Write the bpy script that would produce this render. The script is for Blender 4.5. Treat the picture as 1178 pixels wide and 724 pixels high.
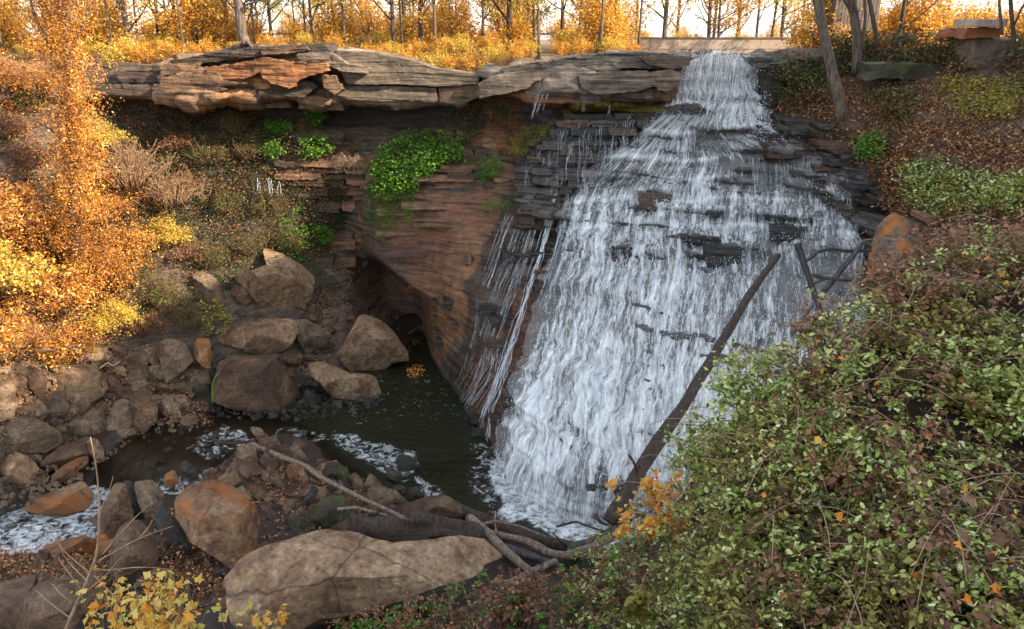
import bpy, math, random
import numpy as np
from mathutils import Vector
random.seed(7); rng = np.random.default_rng(7)
for o in list(bpy.data.objects): bpy.data.objects.remove(o)
SC = bpy.context.scene; C = SC.collection

# ------------------------------------------------------------------ camera, world, sun
PW, PH, FPX, PITCH = 1178.0, 724.0, 925.0, math.radians(19.2)
cam_d = bpy.data.cameras.new('camera'); cam = bpy.data.objects.new('camera', cam_d); C.objects.link(cam)
cam_d.sensor_width = 36.0; cam_d.lens = FPX / PW * 36.0; cam_d.clip_end = 3000; cam_d.clip_start = 0.05
cam.location = (0, 0, 0); cam.rotation_euler = (math.radians(90) - PITCH, 0, 0); SC.camera = cam
SUN_EL, SUN_AZ = math.radians(30), math.radians(112)
w = bpy.data.worlds.new('World'); SC.world = w; w.use_nodes = True
nt = w.node_tree; bg = nt.nodes['Background']; sky = nt.nodes.new('ShaderNodeTexSky')
sky.sky_type = 'NISHITA'; sky.sun_disc = False; sky.sun_elevation = SUN_EL; sky.sun_rotation = SUN_AZ
sky.air_density = 1.0; sky.dust_density = 1.0; sky.ozone_density = 1.0
hs = nt.nodes.new('ShaderNodeHueSaturation'); hs.inputs['Saturation'].default_value = .30; nt.links.new(sky.outputs[0], hs.inputs['Color']); ml = nt.nodes.new('ShaderNodeMix'); ml.data_type = 'RGBA'; ml.blend_type = 'MULTIPLY'; ml.inputs['Factor'].default_value = 1; ml.inputs['B'].default_value = (.95, 1.0, 1.04, 1); nt.links.new(hs.outputs[0], ml.inputs['A']); nt.links.new(ml.outputs['Result'], bg.inputs[0]); bg.inputs[1].default_value = 0.15
sd = bpy.data.lights.new('sun', 'SUN'); sd.energy = 3.8; sd.angle = math.radians(0.6); sd.color = (1.0, 0.86, 0.66)
sun = bpy.data.objects.new('sun', sd); C.objects.link(sun)
sdir = Vector((math.sin(SUN_AZ)*math.cos(SUN_EL), math.cos(SUN_AZ)*math.cos(SUN_EL), math.sin(SUN_EL)))
sun.rotation_euler = sdir.to_track_quat('Z', 'Y').to_euler(); sun.location = (30, -20, 40)
SC.view_settings.view_transform = 'Standard'; SC.view_settings.look = 'None'
SC.view_settings.gamma = 1.0; SC.view_settings.exposure = 2.05

SC.render.engine = 'CYCLES'; SC.cycles.max_bounces = 6; SC.cycles.transparent_max_bounces = 12
SC.cycles.diffuse_bounces = 2; SC.cycles.glossy_bounces = 2; SC.cycles.transmission_bounces = 3

# ------------------------------------------------------------------ helpers
SP, CP = math.sin(PITCH), math.cos(PITCH)
def ray(px, py):
    px = np.asarray(px, float); py = np.asarray(py, float)
    cx = (px - PW/2)/FPX; cy = (PH/2 - py)/FPX
    return cx, CP + cy*SP, -SP + cy*CP
def P(px, py, Y):
    x, y, z = ray(px, py); s = np.asarray(Y, float)/y
    return np.stack([x*s, y*s, z*s], -1)
def Yz(py, z):
    _, y, zz = ray(0, py); return z/zz*y
def PZ(px, py, z): return P(px, py, Yz(py, z))
def lerp(a, b, t): return a + (b-a)*t
def sstep(a, b, x):
    t = np.clip((np.asarray(x, float)-a)/(b-a), 0, 1); return t*t*(3-2*t)

def _h(ix, iy, iz, s):
    n = (ix*374761393 + iy*668265263 + iz*2147483647 + s*974634777) & 0xffffffff
    n = ((n ^ (n >> 13))*1274126177) & 0xffffffff
    n = ((n ^ (n >> 16))*2246822519) & 0xffffffff
    return ((n ^ (n >> 15)) & 0xffffff)/float(0xffffff)
def vnoise(p, s=0):
    p = np.asarray(p, float); i = np.floor(p).astype(np.int64); f = p-i; f = f*f*(3-2*f)
    r = 0
    for dx in (0, 1):
        wx = f[..., 0] if dx else 1-f[..., 0]
        for dy in (0, 1):
            wy = f[..., 1] if dy else 1-f[..., 1]
            for dz in (0, 1):
                wz = f[..., 2] if dz else 1-f[..., 2]
                r = r + wx*wy*wz*_h(i[..., 0]+dx, i[..., 1]+dy, i[..., 2]+dz, s)
    return r*2-1
def fbm(p, oct=4, s=0):
    r = 0; a = .5; p = np.asarray(p, float)
    for k in range(oct):
        r = r + a*vnoise(p*2**k + 17.3*k, s+k); a *= .5
    return r

def mesh_np(name, verts, faces, mat=None, smooth=True, uv=None, col=None):
    """faces: (n,k) int array, all the same k"""
    verts = np.asarray(verts, np.float32); faces = np.asarray(faces, np.int32)
    me = bpy.data.meshes.new(name); n, k = faces.shape
    me.vertices.add(len(verts)); me.vertices.foreach_set('co', verts.ravel())
    me.loops.add(n*k); me.loops.foreach_set('vertex_index', faces.ravel())
    me.polygons.add(n); me.polygons.foreach_set('loop_start', np.arange(0, n*k, k, dtype=np.int32))
    try: me.polygons.foreach_set('loop_total', np.full(n, k, np.int32))
    except Exception: pass
    me.polygons.foreach_set('use_smooth', np.full(n, smooth, bool))
    me.update(calc_edges=True)
    if uv is not None:
        l = me.uv_layers.new(name='UVMap'); l.data.foreach_set('uv', np.asarray(uv, np.float32)[faces.ravel()].ravel())
    if col is not None:
        a = me.color_attributes.new('Col', 'FLOAT_COLOR', 'POINT')
        c = np.ones((len(verts), 4), np.float32); c[:, :col.shape[1]] = col; a.data.foreach_set('color', c.ravel())
    if mat: me.materials.append(mat)
    return me
def obj(name, me, parent=None, label=None, cat=None, group=None, kind=None):
    o = bpy.data.objects.new(name, me); C.objects.link(o)
    if parent is not None: o.parent = parent
    if label: o['label'] = label
    if cat: o['category'] = cat
    if group: o['group'] = group
    if kind: o['kind'] = kind
    return o
def thing(name, label, cat, loc=(0, 0, 0), group=None):
    o = obj(name, None, None, label, cat, group); o.location = [float(v) for v in loc]; return o
def child(name, me, root, label=None):
    """mesh in world coordinates -> child of an Empty at root.location"""
    loc = np.array(root.location, np.float32)
    co = np.empty(len(me.vertices)*3, np.float32); me.vertices.foreach_get('co', co)
    me.vertices.foreach_set('co', (co.reshape(-1, 3)-loc).ravel()); me.update()
    return obj(name, me, root, label)
def grid_faces(nu, nv):
    i = np.arange(nu-1)[:, None]*nv + np.arange(nv-1)[None, :]; i = i.ravel()
    return np.stack([i, i+nv, i+nv+1, i+1], -1)

# ---- materials
def newmat(name):
    m = bpy.data.materials.new(name); m.use_nodes = True; m.node_tree.nodes.clear(); return m, m.node_tree
def N(nt, t, **kw):
    n = nt.nodes.new(t)
    for k, v in kw.items():
        if k.startswith('i_'):
            key = k[2:]; key = int(key) if key.isdigit() else key.replace('_', ' ')
            n.inputs[key].default_value = v
        else: setattr(n, k, v)
    return n
def ramp(nt, stops, src=None):
    r = nt.nodes.new('ShaderNodeValToRGB'); el = r.color_ramp.elements
    while len(el) < len(stops): el.new(0.5)
    for e, (p, c) in zip(el, stops):
        e.position = p; e.color = (*c, 1) if len(c) == 3 else c
    if src is not None: nt.links.new(src, r.inputs[0])
    return r
def leaf_mat(name, cols, trans=0.35, rough=0.5, clump=None, cscale=0.6, spec=0.35):
    m, t = newmat(name); L = t.links.new
    out = N(t, 'ShaderNodeOutputMaterial'); geo = N(t, 'ShaderNodeNewGeometry')
    r = ramp(t, [(i/(len(cols)-1) if len(cols) > 1 else 0, c) for i, c in enumerate(cols)], geo.outputs['Random Per Island'])
    r.color_ramp.interpolation = 'LINEAR'; colr = r.outputs[0]
    if clump:
        tc = N(t, 'ShaderNodeTexCoord'); no = N(t, 'ShaderNodeTexNoise', i_Scale=cscale, i_Detail=3.0)
        L(tc.outputs['Object'], no.inputs['Vector'])
        f = ramp(t, [(.42, (0, 0, 0)), (.6, (1, 1, 1))], no.outputs[0])
        r2 = ramp(t, [(i/(len(clump)-1) if len(clump) > 1 else 0, c) for i, c in enumerate(clump)], geo.outputs['Random Per Island'])
        mx = N(t, 'ShaderNodeMix', data_type='RGBA'); L(f.outputs[0], mx.inputs['Factor']); L(colr, mx.inputs['A']); L(r2.outputs[0], mx.inputs['B'])
        colr = mx.outputs['Result']
    p = N(t, 'ShaderNodeBsdfPrincipled', i_Roughness=rough); p.inputs['Specular IOR Level'].default_value = spec
    L(colr, p.inputs['Base Color'])
    tr = N(t, 'ShaderNodeBsdfTranslucent'); L(colr, tr.inputs[0])
    mix = N(t, 'ShaderNodeMixShader'); mix.inputs[0].default_value = trans
    L(p.outputs[0], mix.inputs[1]); L(tr.outputs[0], mix.inputs[2]); L(mix.outputs[0], out.inputs[0])
    return m
def rock_mat(name, c1, c2, c3, scale=1.0, rough=0.8, bump=0.5, strat=0.0, streak=None, lichen=None, top=None):
    m, t = newmat(name); L = t.links.new
    out = N(t, 'ShaderNodeOutputMaterial'); p = N(t, 'ShaderNodeBsdfPrincipled'); L(p.outputs[0], out.inputs[0])
    tc = N(t, 'ShaderNodeTexCoord'); oi = N(t, 'ShaderNodeObjectInfo')
    mp = N(t, 'ShaderNodeMapping'); L(tc.outputs['Object'], mp.inputs[0])
    ad = N(t, 'ShaderNodeVectorMath', operation='ADD'); L(mp.outputs[0], ad.inputs[0])
    sc = N(t, 'ShaderNodeVectorMath', operation='SCALE'); sc.inputs[0].default_value = (40, 31, 53); L(oi.outputs['Random'], sc.inputs['Scale']); L(sc.outputs[0], ad.inputs[1])
    v = ad.outputs[0]
    n1 = N(t, 'ShaderNodeTexNoise', i_Scale=0.7*scale, i_Detail=8.0, i_Roughness=.62); L(v, n1.inputs['Vector'])
    n2 = N(t, 'ShaderNodeTexNoise', i_Scale=6.5*scale, i_Detail=10.0, i_Roughness=.76); L(v, n2.inputs['Vector'])
    r1 = ramp(t, [(.3, c1), (.5, c2), (.68, c3)], n1.outputs[0])
    r2 = ramp(t, [(.34, (.20, .18, .16)), (.45, (.72, .70, .67)), (.54, (1, 1, 1)), (.65, (1.6, 1.54, 1.45))], n2.outputs[0])
    n5 = N(t, 'ShaderNodeTexNoise', i_Scale=1.7*scale, i_Detail=9.0, i_Roughness=.6, i_Distortion=.8); L(v, n5.inputs['Vector'])
    r5 = ramp(t, [(.38, (.50, .40, .32)), (.50, (1, 1, 1)), (.60, (1, 1, 1)), (.68, (1.15, .92, .72))], n5.outputs[0])
    mx = N(t, 'ShaderNodeMix', data_type='RGBA', blend_type='MULTIPLY'); mx.inputs['Factor'].default_value = .95
    L(r1.outputs[0], mx.inputs['A']); L(r2.outputs[0], mx.inputs['B']); col = mx.outputs['Result']
    m5 = N(t, 'ShaderNodeMix', data_type='RGBA', blend_type='MULTIPLY'); m5.inputs['Factor'].default_value = .9; L(col, m5.inputs['A']); L(r5.outputs[0], m5.inputs['B']); col = m5.outputs['Result']
    if lichen:
        n3 = N(t, 'ShaderNodeTexNoise', i_Scale=1.3*scale, i_Detail=6.0); L(v, n3.inputs['Vector'])
        f = ramp(t, [(.46, (0, 0, 0)), (.62, (.9, .9, .9))], n3.outputs[0])
        mm = N(t, 'ShaderNodeMix', data_type='RGBA'); L(f.outputs[0], mm.inputs['Factor']); L(col, mm.inputs['A']); mm.inputs['B'].default_value = (*lichen, 1); col = mm.outputs['Result']
    # cracks
    vo = N(t, 'ShaderNodeTexVoronoi', feature='DISTANCE_TO_EDGE', i_Scale=.42*scale)
    nd = N(t, 'ShaderNodeTexNoise', i_Scale=2.0*scale, i_Detail=4.0); L(v, nd.inputs['Vector'])
    va = N(t, 'ShaderNodeVectorMath', operation='SCALE'); L(nd.outputs['Color'], va.inputs[0]); va.inputs['Scale'].default_value = .55
    vb = N(t, 'ShaderNodeVectorMath', operation='ADD'); L(v, vb.inputs[0]); L(va.outputs[0], vb.inputs[1]); L(vb.outputs[0], vo.inputs['Vector'])
    cr = ramp(t, [(0, (.16, .13, .11)), (.012, (1, 1, 1))], vo.outputs['Distance'])
    mc = N(t, 'ShaderNodeMix', data_type='RGBA', blend_type='MULTIPLY'); mc.inputs['Factor'].default_value = .7
    L(col, mc.inputs['A']); L(cr.outputs[0], mc.inputs['B']); col = mc.outputs['Result']
    L(col, p.inputs['Base Color'])
    rr = ramp(t, [(.3, (rough-.25,)*3), (.65, (min(1, rough+.08),)*3)], n1.outputs[0]); L(rr.outputs[0], p.inputs['Roughness'])
    b1 = N(t, 'ShaderNodeBump', i_Strength=min(1, bump*1.5), i_Distance=.2/scale); L(n2.outputs[0], b1.inputs['Height'])
    b2 = N(t, 'ShaderNodeBump', i_Strength=.25, i_Distance=.06/scale); L(cr.outputs[0], b2.inputs['Height']); L(b1.outputs[0], b2.inputs['Normal'])
    if strat:
        m2 = N(t, 'ShaderNodeMapping'); m2.inputs['Scale'].default_value = (.5, .5, 9); L(v, m2.inputs[0])
        ns = N(t, 'ShaderNodeTexNoise', i_Scale=.8*scale, i_Detail=5.0); L(m2.outputs[0], ns.inputs['Vector'])
        b3 = N(t, 'ShaderNodeBump', i_Strength=strat, i_Distance=.15/scale); L(ns.outputs[0], b3.inputs['Height']); L(b2.outputs[0], b3.inputs['Normal']); b2 = b3
    L(b2.outputs[0], p.inputs['Normal'])
    return m
def bark_mat(name, c1, c2, rough=.85, sc=1.0):
    m, t = newmat(name); L = t.links.new
    out = N(t, 'ShaderNodeOutputMaterial'); p = N(t, 'ShaderNodeBsdfPrincipled', i_Roughness=rough); L(p.outputs[0], out.inputs[0])
    tc = N(t, 'ShaderNodeTexCoord'); mp = N(t, 'ShaderNodeMapping'); mp.inputs['Scale'].default_value = (5*sc, 5*sc, 1.1*sc); L(tc.outputs['Object'], mp.inputs[0])
    n = N(t, 'ShaderNodeTexNoise', i_Scale=1.6, i_Detail=8.0, i_Roughness=.7); L(mp.outputs[0], n.inputs['Vector'])
    r = ramp(t, [(.38, c1), (.62, c2)], n.outputs[0]); L(r.outputs[0], p.inputs['Base Color'])
    b = N(t, 'ShaderNodeBump', i_Strength=1.0, i_Distance=.10); L(n.outputs[0], b.inputs['Height']); L(b.outputs[0], p.inputs['Normal'])
    return m
def terrain_mat(name='rock_and_soil', strat=True):
    m, t = newmat(name); L = t.links.new
    out = N(t, 'ShaderNodeOutputMaterial'); p = N(t, 'ShaderNodeBsdfPrincipled'); L(p.outputs[0], out.inputs[0])
    tc = N(t, 'ShaderNodeTexCoord'); at = N(t, 'ShaderNodeAttribute', attribute_name='Col')
    v = tc.outputs['Object']
    n1 = N(t, 'ShaderNodeTexNoise', i_Scale=2.5, i_Detail=10.0, i_Roughness=.7); L(v, n1.inputs['Vector'])
    mp = N(t, 'ShaderNodeMapping'); mp.inputs['Scale'].default_value = (.35, .35, 5.5); L(v, mp.inputs[0])
    n2 = N(t, 'ShaderNodeTexNoise', i_Scale=1.2, i_Detail=8.0, i_Roughness=.65, i_Distortion=.4); L(mp.outputs[0], n2.inputs['Vector'])
    n3 = N(t, 'ShaderNodeTexNoise', i_Scale=.35, i_Detail=5.0); L(v, n3.inputs['Vector'])
    r1 = ramp(t, [(.3, (.35, .34, .33)), (.5, (.95, .95, .95)), (.72, (1.7, 1.65, 1.55))], n1.outputs[0])
    r2 = ramp(t, [(.36, (.22, .2, .19)), (.47, (.95, .95, .95)), (.64, (1.5, 1.45, 1.4))], n2.outputs[0])
    r3 = ramp(t, [(.35, (.75, .72, .7)), (.65, (1.25, 1.15, 1.05))], n3.outputs[0])
    c = at.outputs['Color']
    for r, f in ((r1, .8), (r2, .85 if strat else 0), (r3, .9)):
        mx = N(t, 'ShaderNodeMix', data_type='RGBA', blend_type='MULTIPLY'); mx.inputs['Factor'].default_value = f
        L(c, mx.inputs['A']); L(r.outputs[0], mx.inputs['B']); c = mx.outputs['Result']
    L(c, p.inputs['Base Color'])
    mr = N(t, 'ShaderNodeMapRange'); mr.inputs[1].default_value = 0; mr.inputs[2].default_value = 1; mr.inputs[3].default_value = .9; mr.inputs[4].default_value = .22
    L(at.outputs['Alpha'], mr.inputs[0]); L(mr.outputs[0], p.inputs['Roughness'])
    b1 = N(t, 'ShaderNodeBump', i_Strength=.8 if strat else 0, i_Distance=.25); L(n2.outputs[0], b1.inputs['Height'])
    b2 = N(t, 'ShaderNodeBump', i_Strength=.8, i_Distance=.12); L(n1.outputs[0], b2.inputs['Height']); L(b1.outputs[0], b2.inputs['Normal'])
    L(b2.outputs[0], p.inputs['Normal'])
    return m

# ---- leaves
def rot_frames(n, up_bias=0.0, normal=None):
    """random orthonormal frames (t, b, nrm)"""
    nr = rng.normal(size=(n, 3))
    if normal is not None: nr = nr*(1-up_bias) + np.asarray(normal)*up_bias*2
    else: nr[:, 2] = np.abs(nr[:, 2]) + up_bias*2
    nr /= np.linalg.norm(nr, axis=1, keepdims=True)
    a = rng.normal(size=(n, 3)); a -= (a*nr).sum(1, keepdims=True)*nr; a /= np.linalg.norm(a, axis=1, keepdims=True)
    return a, np.cross(nr, a), nr
def leaves_mesh(name, pos, size, mat, up_bias=.4, aspect=.55, kind='oval', normal=None, jit=.55):
    n = len(pos); t, b, nr = rot_frames(n, up_bias, normal)
    s = (np.asarray(size)*np.ones(n)*(1+rng.uniform(-jit, jit, n)))[:, None]
    if kind == 'oval':
        prof = [(0, 0, 0), (.35, .5, -.10), (.75, .38, -.06), (1, 0, -.12), (.75, -.38, -.06), (.35, -.5, -.10)]
        f = [[0, 1, 2, 3], [0, 3, 4, 5]]
    elif kind == 'rhomb':
        prof = [(0, 0, 0), (.5, .5, -.12), (1, 0, -.05), (.5, -.5, -.12)]; f = [[0, 1, 2, 3]]
    elif kind == 'maple':
        prof = [(.12, 0, 0), (0, .3, -.1), (.3, .28, 0), (.42, .62, -.15), (.6, .26, 0), (1, 0, -.15), (.6, -.26, 0), (.42, -.62, -.15), (.3, -.28, 0), (0, -.3, -.1)]
        f = [[0, 1, 2, 5], [2, 3, 4, 5], [0, 5, 8, 9], [5, 6, 7, 8]]
    elif kind == 'blade':
        prof = [(0, .1, 0), (.5, .14, .08), (1, 0, -.1), (.5, -.14, .08)]; f = [[0, 1, 2, 3]]
    k = len(prof); V = np.empty((n, k, 3))
    for i, (u, v_, z_) in enumerate(prof):
        V[:, i] = pos + s*(t*(u-.4) + b*v_*(aspect if kind != 'maple' else 1.0) + nr*z_*.9)
    if kind == 'maple': V += rng.normal(0, .09, V.shape)*s[:, None]
    F = (np.arange(n)[:, None, None]*k + np.array(f)[None]).reshape(-1, len(f[0]))
    return mesh_np(name, V.reshape(-1, 3), F, mat, smooth=False)

# ---- tubes
def tube_arrays(pts, rad, sides=6, noise=0.0, seed=0):
    pts = np.asarray(pts, float); n = len(pts); rad = np.broadcast_to(np.asarray(rad, float), (n,))
    tg = np.gradient(pts, axis=0); tg /= np.linalg.norm(tg, axis=1, keepdims=True)+1e-9
    ref = np.array([0, 0, 1.]) if abs(tg[:, 2]).mean() < .8 else np.array([1., 0, 0])
    a = np.cross(tg, ref); a /= np.linalg.norm(a, axis=1, keepdims=True)+1e-9; b = np.cross(tg, a)
    th = np.linspace(0, 2*np.pi, sides, endpoint=False)
    ring = a[:, None]*np.cos(th)[None, :, None] + b[:, None]*np.sin(th)[None, :, None]
    r = rad[:, None, None]*np.ones((n, sides, 1))
    if noise: r = r*(1+noise*fbm(pts[:, None]*1.3/max(rad.max(), .02)*.25 + ring*1.5, 3, seed)[..., None]*2)
    V = (pts[:, None] + ring*r).reshape(-1, 3)
    i = np.arange(n-1)[:, None]*sides; j = np.arange(sides)[None]; j2 = (j+1) % sides
    F = np.stack([i+j, i+j2, i+sides+j2, i+sides+j], -1).reshape(-1, 4)
    # caps as fans to a centre (degenerate quads avoided: triangles doubled)
    c0 = len(V); V = np.vstack([V, pts[0], pts[-1]])
    f0 = [[c0, (k+2) % sides, (k+1) % sides, k] for k in range(0, sides-1, 2)]
    e = (n-1)*sides
    f1 = [[c0+1, e+k, e+(k+1) % sides, e+(k+2) % sides] for k in range(0, sides-1, 2)]
    return V, np.vstack([F, f0, f1])
def join(parts):
    V = []; F = []; o = 0
    for v, f in parts: V.append(v); F.append(f+o); o += len(v)
    return np.vstack(V), np.vstack(F)
def resample(pts, n):
    pts = np.asarray(pts, float); d = np.r_[0, np.cumsum(np.linalg.norm(np.diff(pts[:, :3], axis=0), axis=1))]
    t = np.linspace(0, d[-1], n); out = np.stack([np.interp(t, d, pts[:, k]) for k in range(pts.shape[1])], -1)
    if n > 6:
        for _ in range(3): out[1:-1] = (out[:-2]+2*out[1:-1]+out[2:])/4
    return out

# ------------------------------------------------------------------ terrain rows (pixel column -> row heights and distances)
f_ = None
COLS = {
-300: [(70,38),(85,38),(100,37.8),(103,38),(125,37.5),(150,36.5),(200,35),(260,33.5),(320,32),(360,31),(400,30.3),(470,29),(560,27.5),(640,f_)],
   0: [(88,43),(100,43),(115,42.8),(118,43),(135,42.5),(160,41),(200,39.5),(250,38),(310,36.5),(360,35),(400,33.8),(470,31.5),(560,29),(630,f_)],
 100: [(70,46),(95,46),(115,45.6),(118,46.2),(135,45.5),(155,44.5),(200,43),(250,41.6),(310,40.3),(360,39.2),(400,38),(450,36.3),(490,35.2),(540,f_)],
 183: [(76,46.3),(92,45.7),(113,45.4),(119,47.3),(138,47.5),(155,46.5),(200,45.3),(250,44.3),(300,43),(350,41.3),(400,39.5),(440,38),(470,37),(520,f_)],
 215: [(62,46.5),(88,44.6),(111,44.4),(115,48),(138,48),(153,46.9),(198,45.8),(248,45),(295,43.6),(345,42),(395,40.2),(436,38.6),(468,37.6),(515,f_)],
 300: [(48,46.5),(80,44.9),(111,44.5),(115,48),(136,48.3),(152,47.2),(196,46.6),(240,46.4),(280,45.5),(330,44),(380,42),(430,40),(465,38.6),(510,f_)],
 360: [(50,46.5),(85,45.2),(117,44.9),(121,48.2),(137,48.5),(154,47.6),(197,47.2),(238,47.5),(275,47.5),(318,46),(365,44),(415,41.8),(450,40.4),(495,f_)],
 400: [(54,46.5),(90,45.6),(119,45.4),(124,48.4),(138,48.8),(156,48),(198,47.6),(235,48.5),(262,49.5),(300,48),(350,46),(400,43.6),(432,42),(480,f_)],
 440: [(62,47),(95,46.2),(122,45.9),(127,48.3),(144,48.5),(161,47.3),(200,46),(250,45.3),(296,44.8),(303,52),(345,51),(385,47),(410,43.8),(460,f_)],
 480: [(74,47),(98,46.5),(122,46.2),(128,48.3),(147,48.4),(166,47),(203,45.5),(270,44.3),(334,43.3),(341,51),(370,51),(395,50),(408,48),(450,f_)],
 500: [(82,47),(100,46.6),(120,46.4),(127,48.3),(148,48.3),(170,46.8),(205,45.3),(275,43.6),(345,42.5),(352,42.9),(385,43),(405,43.3),(420,43),(445,f_)],
 520: [(84,47),(100,46.8),(118,46.5),(126,48.2),(150,48),(175,46.3),(208,45),(270,43.2),(340,41.2),(370,40.7),(400,40.3),(430,40.3),(450,40),(480,f_)],
 545: [(84,47),(98,46.8),(112,46.5),(120,48),(155,47.3),(180,46),(212,44.8),(260,43.2),(320,41),(370,39.3),(420,37.7),(470,36.2),(505,35),(540,f_)],
 560: [(80,46.5),(86,44.6),(108,44.3),(113,47),(152,46.7),(183,45.6),(214,44.5),(260,42.9),(320,40.5),(370,38.6),(420,36.8),(475,35),(512,33.8),(555,f_)],
 600: [(72,46.5),(84,43.9),(113,43.6),(120,46.8),(165,46.3),(188,44),(216,43.4),(260,41.7),(320,39),(370,36.8),(420,34.7),(490,31.5),(545,29.5),(610,f_)],
 650: [(66,46.5),(84,43.5),(120,43.2),(127,46),(137,44.2),(170,43.4),(216,42.6),(260,41),(320,38),(370,35.7),(420,33.4),(490,30.2),(560,27.6),(640,f_)],
 720: [(61,46.5),(84,43.5),(118,43.2),(123,45.8),(131,44),(170,43),(214,42),(260,40.2),(320,37.2),(370,34.6),(420,32.2),(490,29),(560,26.8),(650,f_)],
 780: [(63,46),(82,43.6),(114,43.5),(120,45.2),(132,43.6),(175,42.4),(212,41.3),(260,39.6),(320,36.4),(370,33.8),(420,31.4),(490,28.3),(560,26.2),(660,f_)],
 830: [(69,47),(76,44.2),(108,43.7),(118,43.5),(132,43),(175,42),(212,41),(260,39.2),(320,36.2),(370,33.6),(420,31.2),(490,28.1),(560,26),(665,f_)],
 865: [(67,46.5),(76,44.3),(106,44),(120,43.8),(142,42.9),(178,41.6),(212,40.6),(262,38.9),(320,35.9),(370,33.4),(420,31),(490,28),(560,25.9),(665,f_)],
 885: [(62,46.2),(72,44.6),(100,44.6),(128,44.3),(150,42.4),(180,41.3),(212,40.4),(262,38.6),(320,35.6),(370,33.1),(420,30.8),(490,27.9),(560,25.8),(665,f_)],
 940: [(60,45.6),(85,44.6),(120,42.6),(140,41.6),(158,40.8),(186,40),(214,39.4),(262,37.8),(320,35),(370,32.8),(420,30.6),(490,27.8),(560,25.7),(665,f_)],
1000: [(60,45),(90,43),(130,40.5),(160,38.9),(185,38.2),(205,37.9),(228,37.5),(262,36.8),(320,34.6),(370,32.4),(420,30.3),(490,27.5),(560,25.5),(665,f_)],
1060: [(56,43.5),(85,42),(120,38.8),(150,37),(180,35.6),(205,34.8),(230,34),(262,33.5),(320,32.8),(370,31.5),(420,30),(490,27.3),(560,25.3),(665,f_)],
1178: [(50,40.5),(80,38.5),(110,35),(140,32.8),(170,31),(200,29.5),(225,28.5),(260,28),(320,27.5),(370,27),(420,26.5),(490,25.5),(560,24.5),(665,f_)],
1420: [(30,35),(60,33),(100,29),(130,27),(160,25.5),(190,24),(215,23.2),(260,22.5),(320,22.5),(370,22.5),(420,22.5),(490,22.5),(560,22.5),(665,f_)],
}
KX = np.array(sorted(COLS)); NR = 14
RPY = np.zeros((len(KX), NR)); RYY = np.zeros((len(KX), NR))
for i, k in enumerate(KX):
    for j, (py, Y) in enumerate(COLS[k]):
        RPY[i, j] = py; RYY[i, j] = Yz(py, -19.6) if Y is None else Y
def col_at(px):
    return (np.array([np.interp(px, KX, RPY[:, j]) for j in range(NR)]), np.array([np.interp(px, KX, RYY[:, j]) for j in range(NR)]))
def terrY(px, py):
    px = np.atleast_1d(np.asarray(px, float)); py = np.atleast_1d(np.asarray(py, float)); out = np.empty(len(px))
    for i in range(len(px)):
        a, b = col_at(px[i]); out[i] = np.interp(py[i], a, b)
    return out
def inpoly(px, py, poly):
    c = np.zeros(np.shape(px), bool); n = len(poly)
    for i in range(n):
        x0, y0 = poly[i]; x1, y1 = poly[(i+1) % n]
        if y0 == y1: continue
        m = ((y0 > py) != (y1 > py)) & (px < (x1-x0)*(py-y0)/(y1-y0)+x0); c ^= m
    return c
def strata(Pw, thick=.6, seed=3):
    """sideways offset of rock layers, as a function of world position"""
    x, y, z = Pw[..., 0], Pw[..., 1], Pw[..., 2]
    zz = z + .35*fbm(np.stack([x*.12, y*.12, z*0], -1), 2, seed) + .04*x
    t = zz/thick + .6*vnoise(np.stack([x*.05, y*0, zz*.4], -1), seed+1)
    k = np.floor(t); f = t-k
    q = np.stack([x*.22+k*3.7, y*.22, k*7.31], -1); a = vnoise(q, seed+2)*.6 + vnoise(q*3.1, seed+3)*.4
    a = np.tanh(2.6*a)*.5
    bx = np.floor(x/(thick*2.2) + k*.37 + .25*vnoise(q*2, seed+5)).astype(np.int64); a = a + (_h(bx, k.astype(np.int64), bx*0, seed+8)-.5)*.55
    prof = sstep(0, .12, f)*(1-.25*f)
    return a*prof
# mesh
SUBS = [8, 16, 4, 8, 24, 32, 34, 40, 28, 28, 28, 28, 12]
UPX = np.concatenate([np.arange(-300, 150, 5), np.arange(150, 1040, 2.4), np.arange(1040, 1421, 6)])
def build_rows(px_arr):
    pys, Ys = [], []
    for px in px_arr:
        a, b = col_at(px); r = []; s = []
        for j in range(NR-1):
            tt = np.linspace(0, 1, SUBS[j], endpoint=False); r.append(lerp(a[j], a[j+1], tt)); s.append(lerp(b[j], b[j+1], tt))
        r.append([a[-1]]); s.append([b[-1]]); pys.append(np.concatenate(r)); Ys.append(np.concatenate(s))
    return np.array(pys), np.array(Ys)
PYg, Yg = build_rows(UPX)
def blur(A, ku, kv):
    for _ in range(ku): A[1:-1] = (A[:-2]+2*A[1:-1]+A[2:])/4
    for _ in range(kv): A[:, 1:-1] = (A[:, :-2]+2*A[:, 1:-1]+A[:, 2:])/4
    return A
Yg = blur(Yg, 5, 2); PYg = blur(PYg, 6, 0)
PXg = np.repeat(UPX[:, None], PYg.shape[1], 1)
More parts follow.
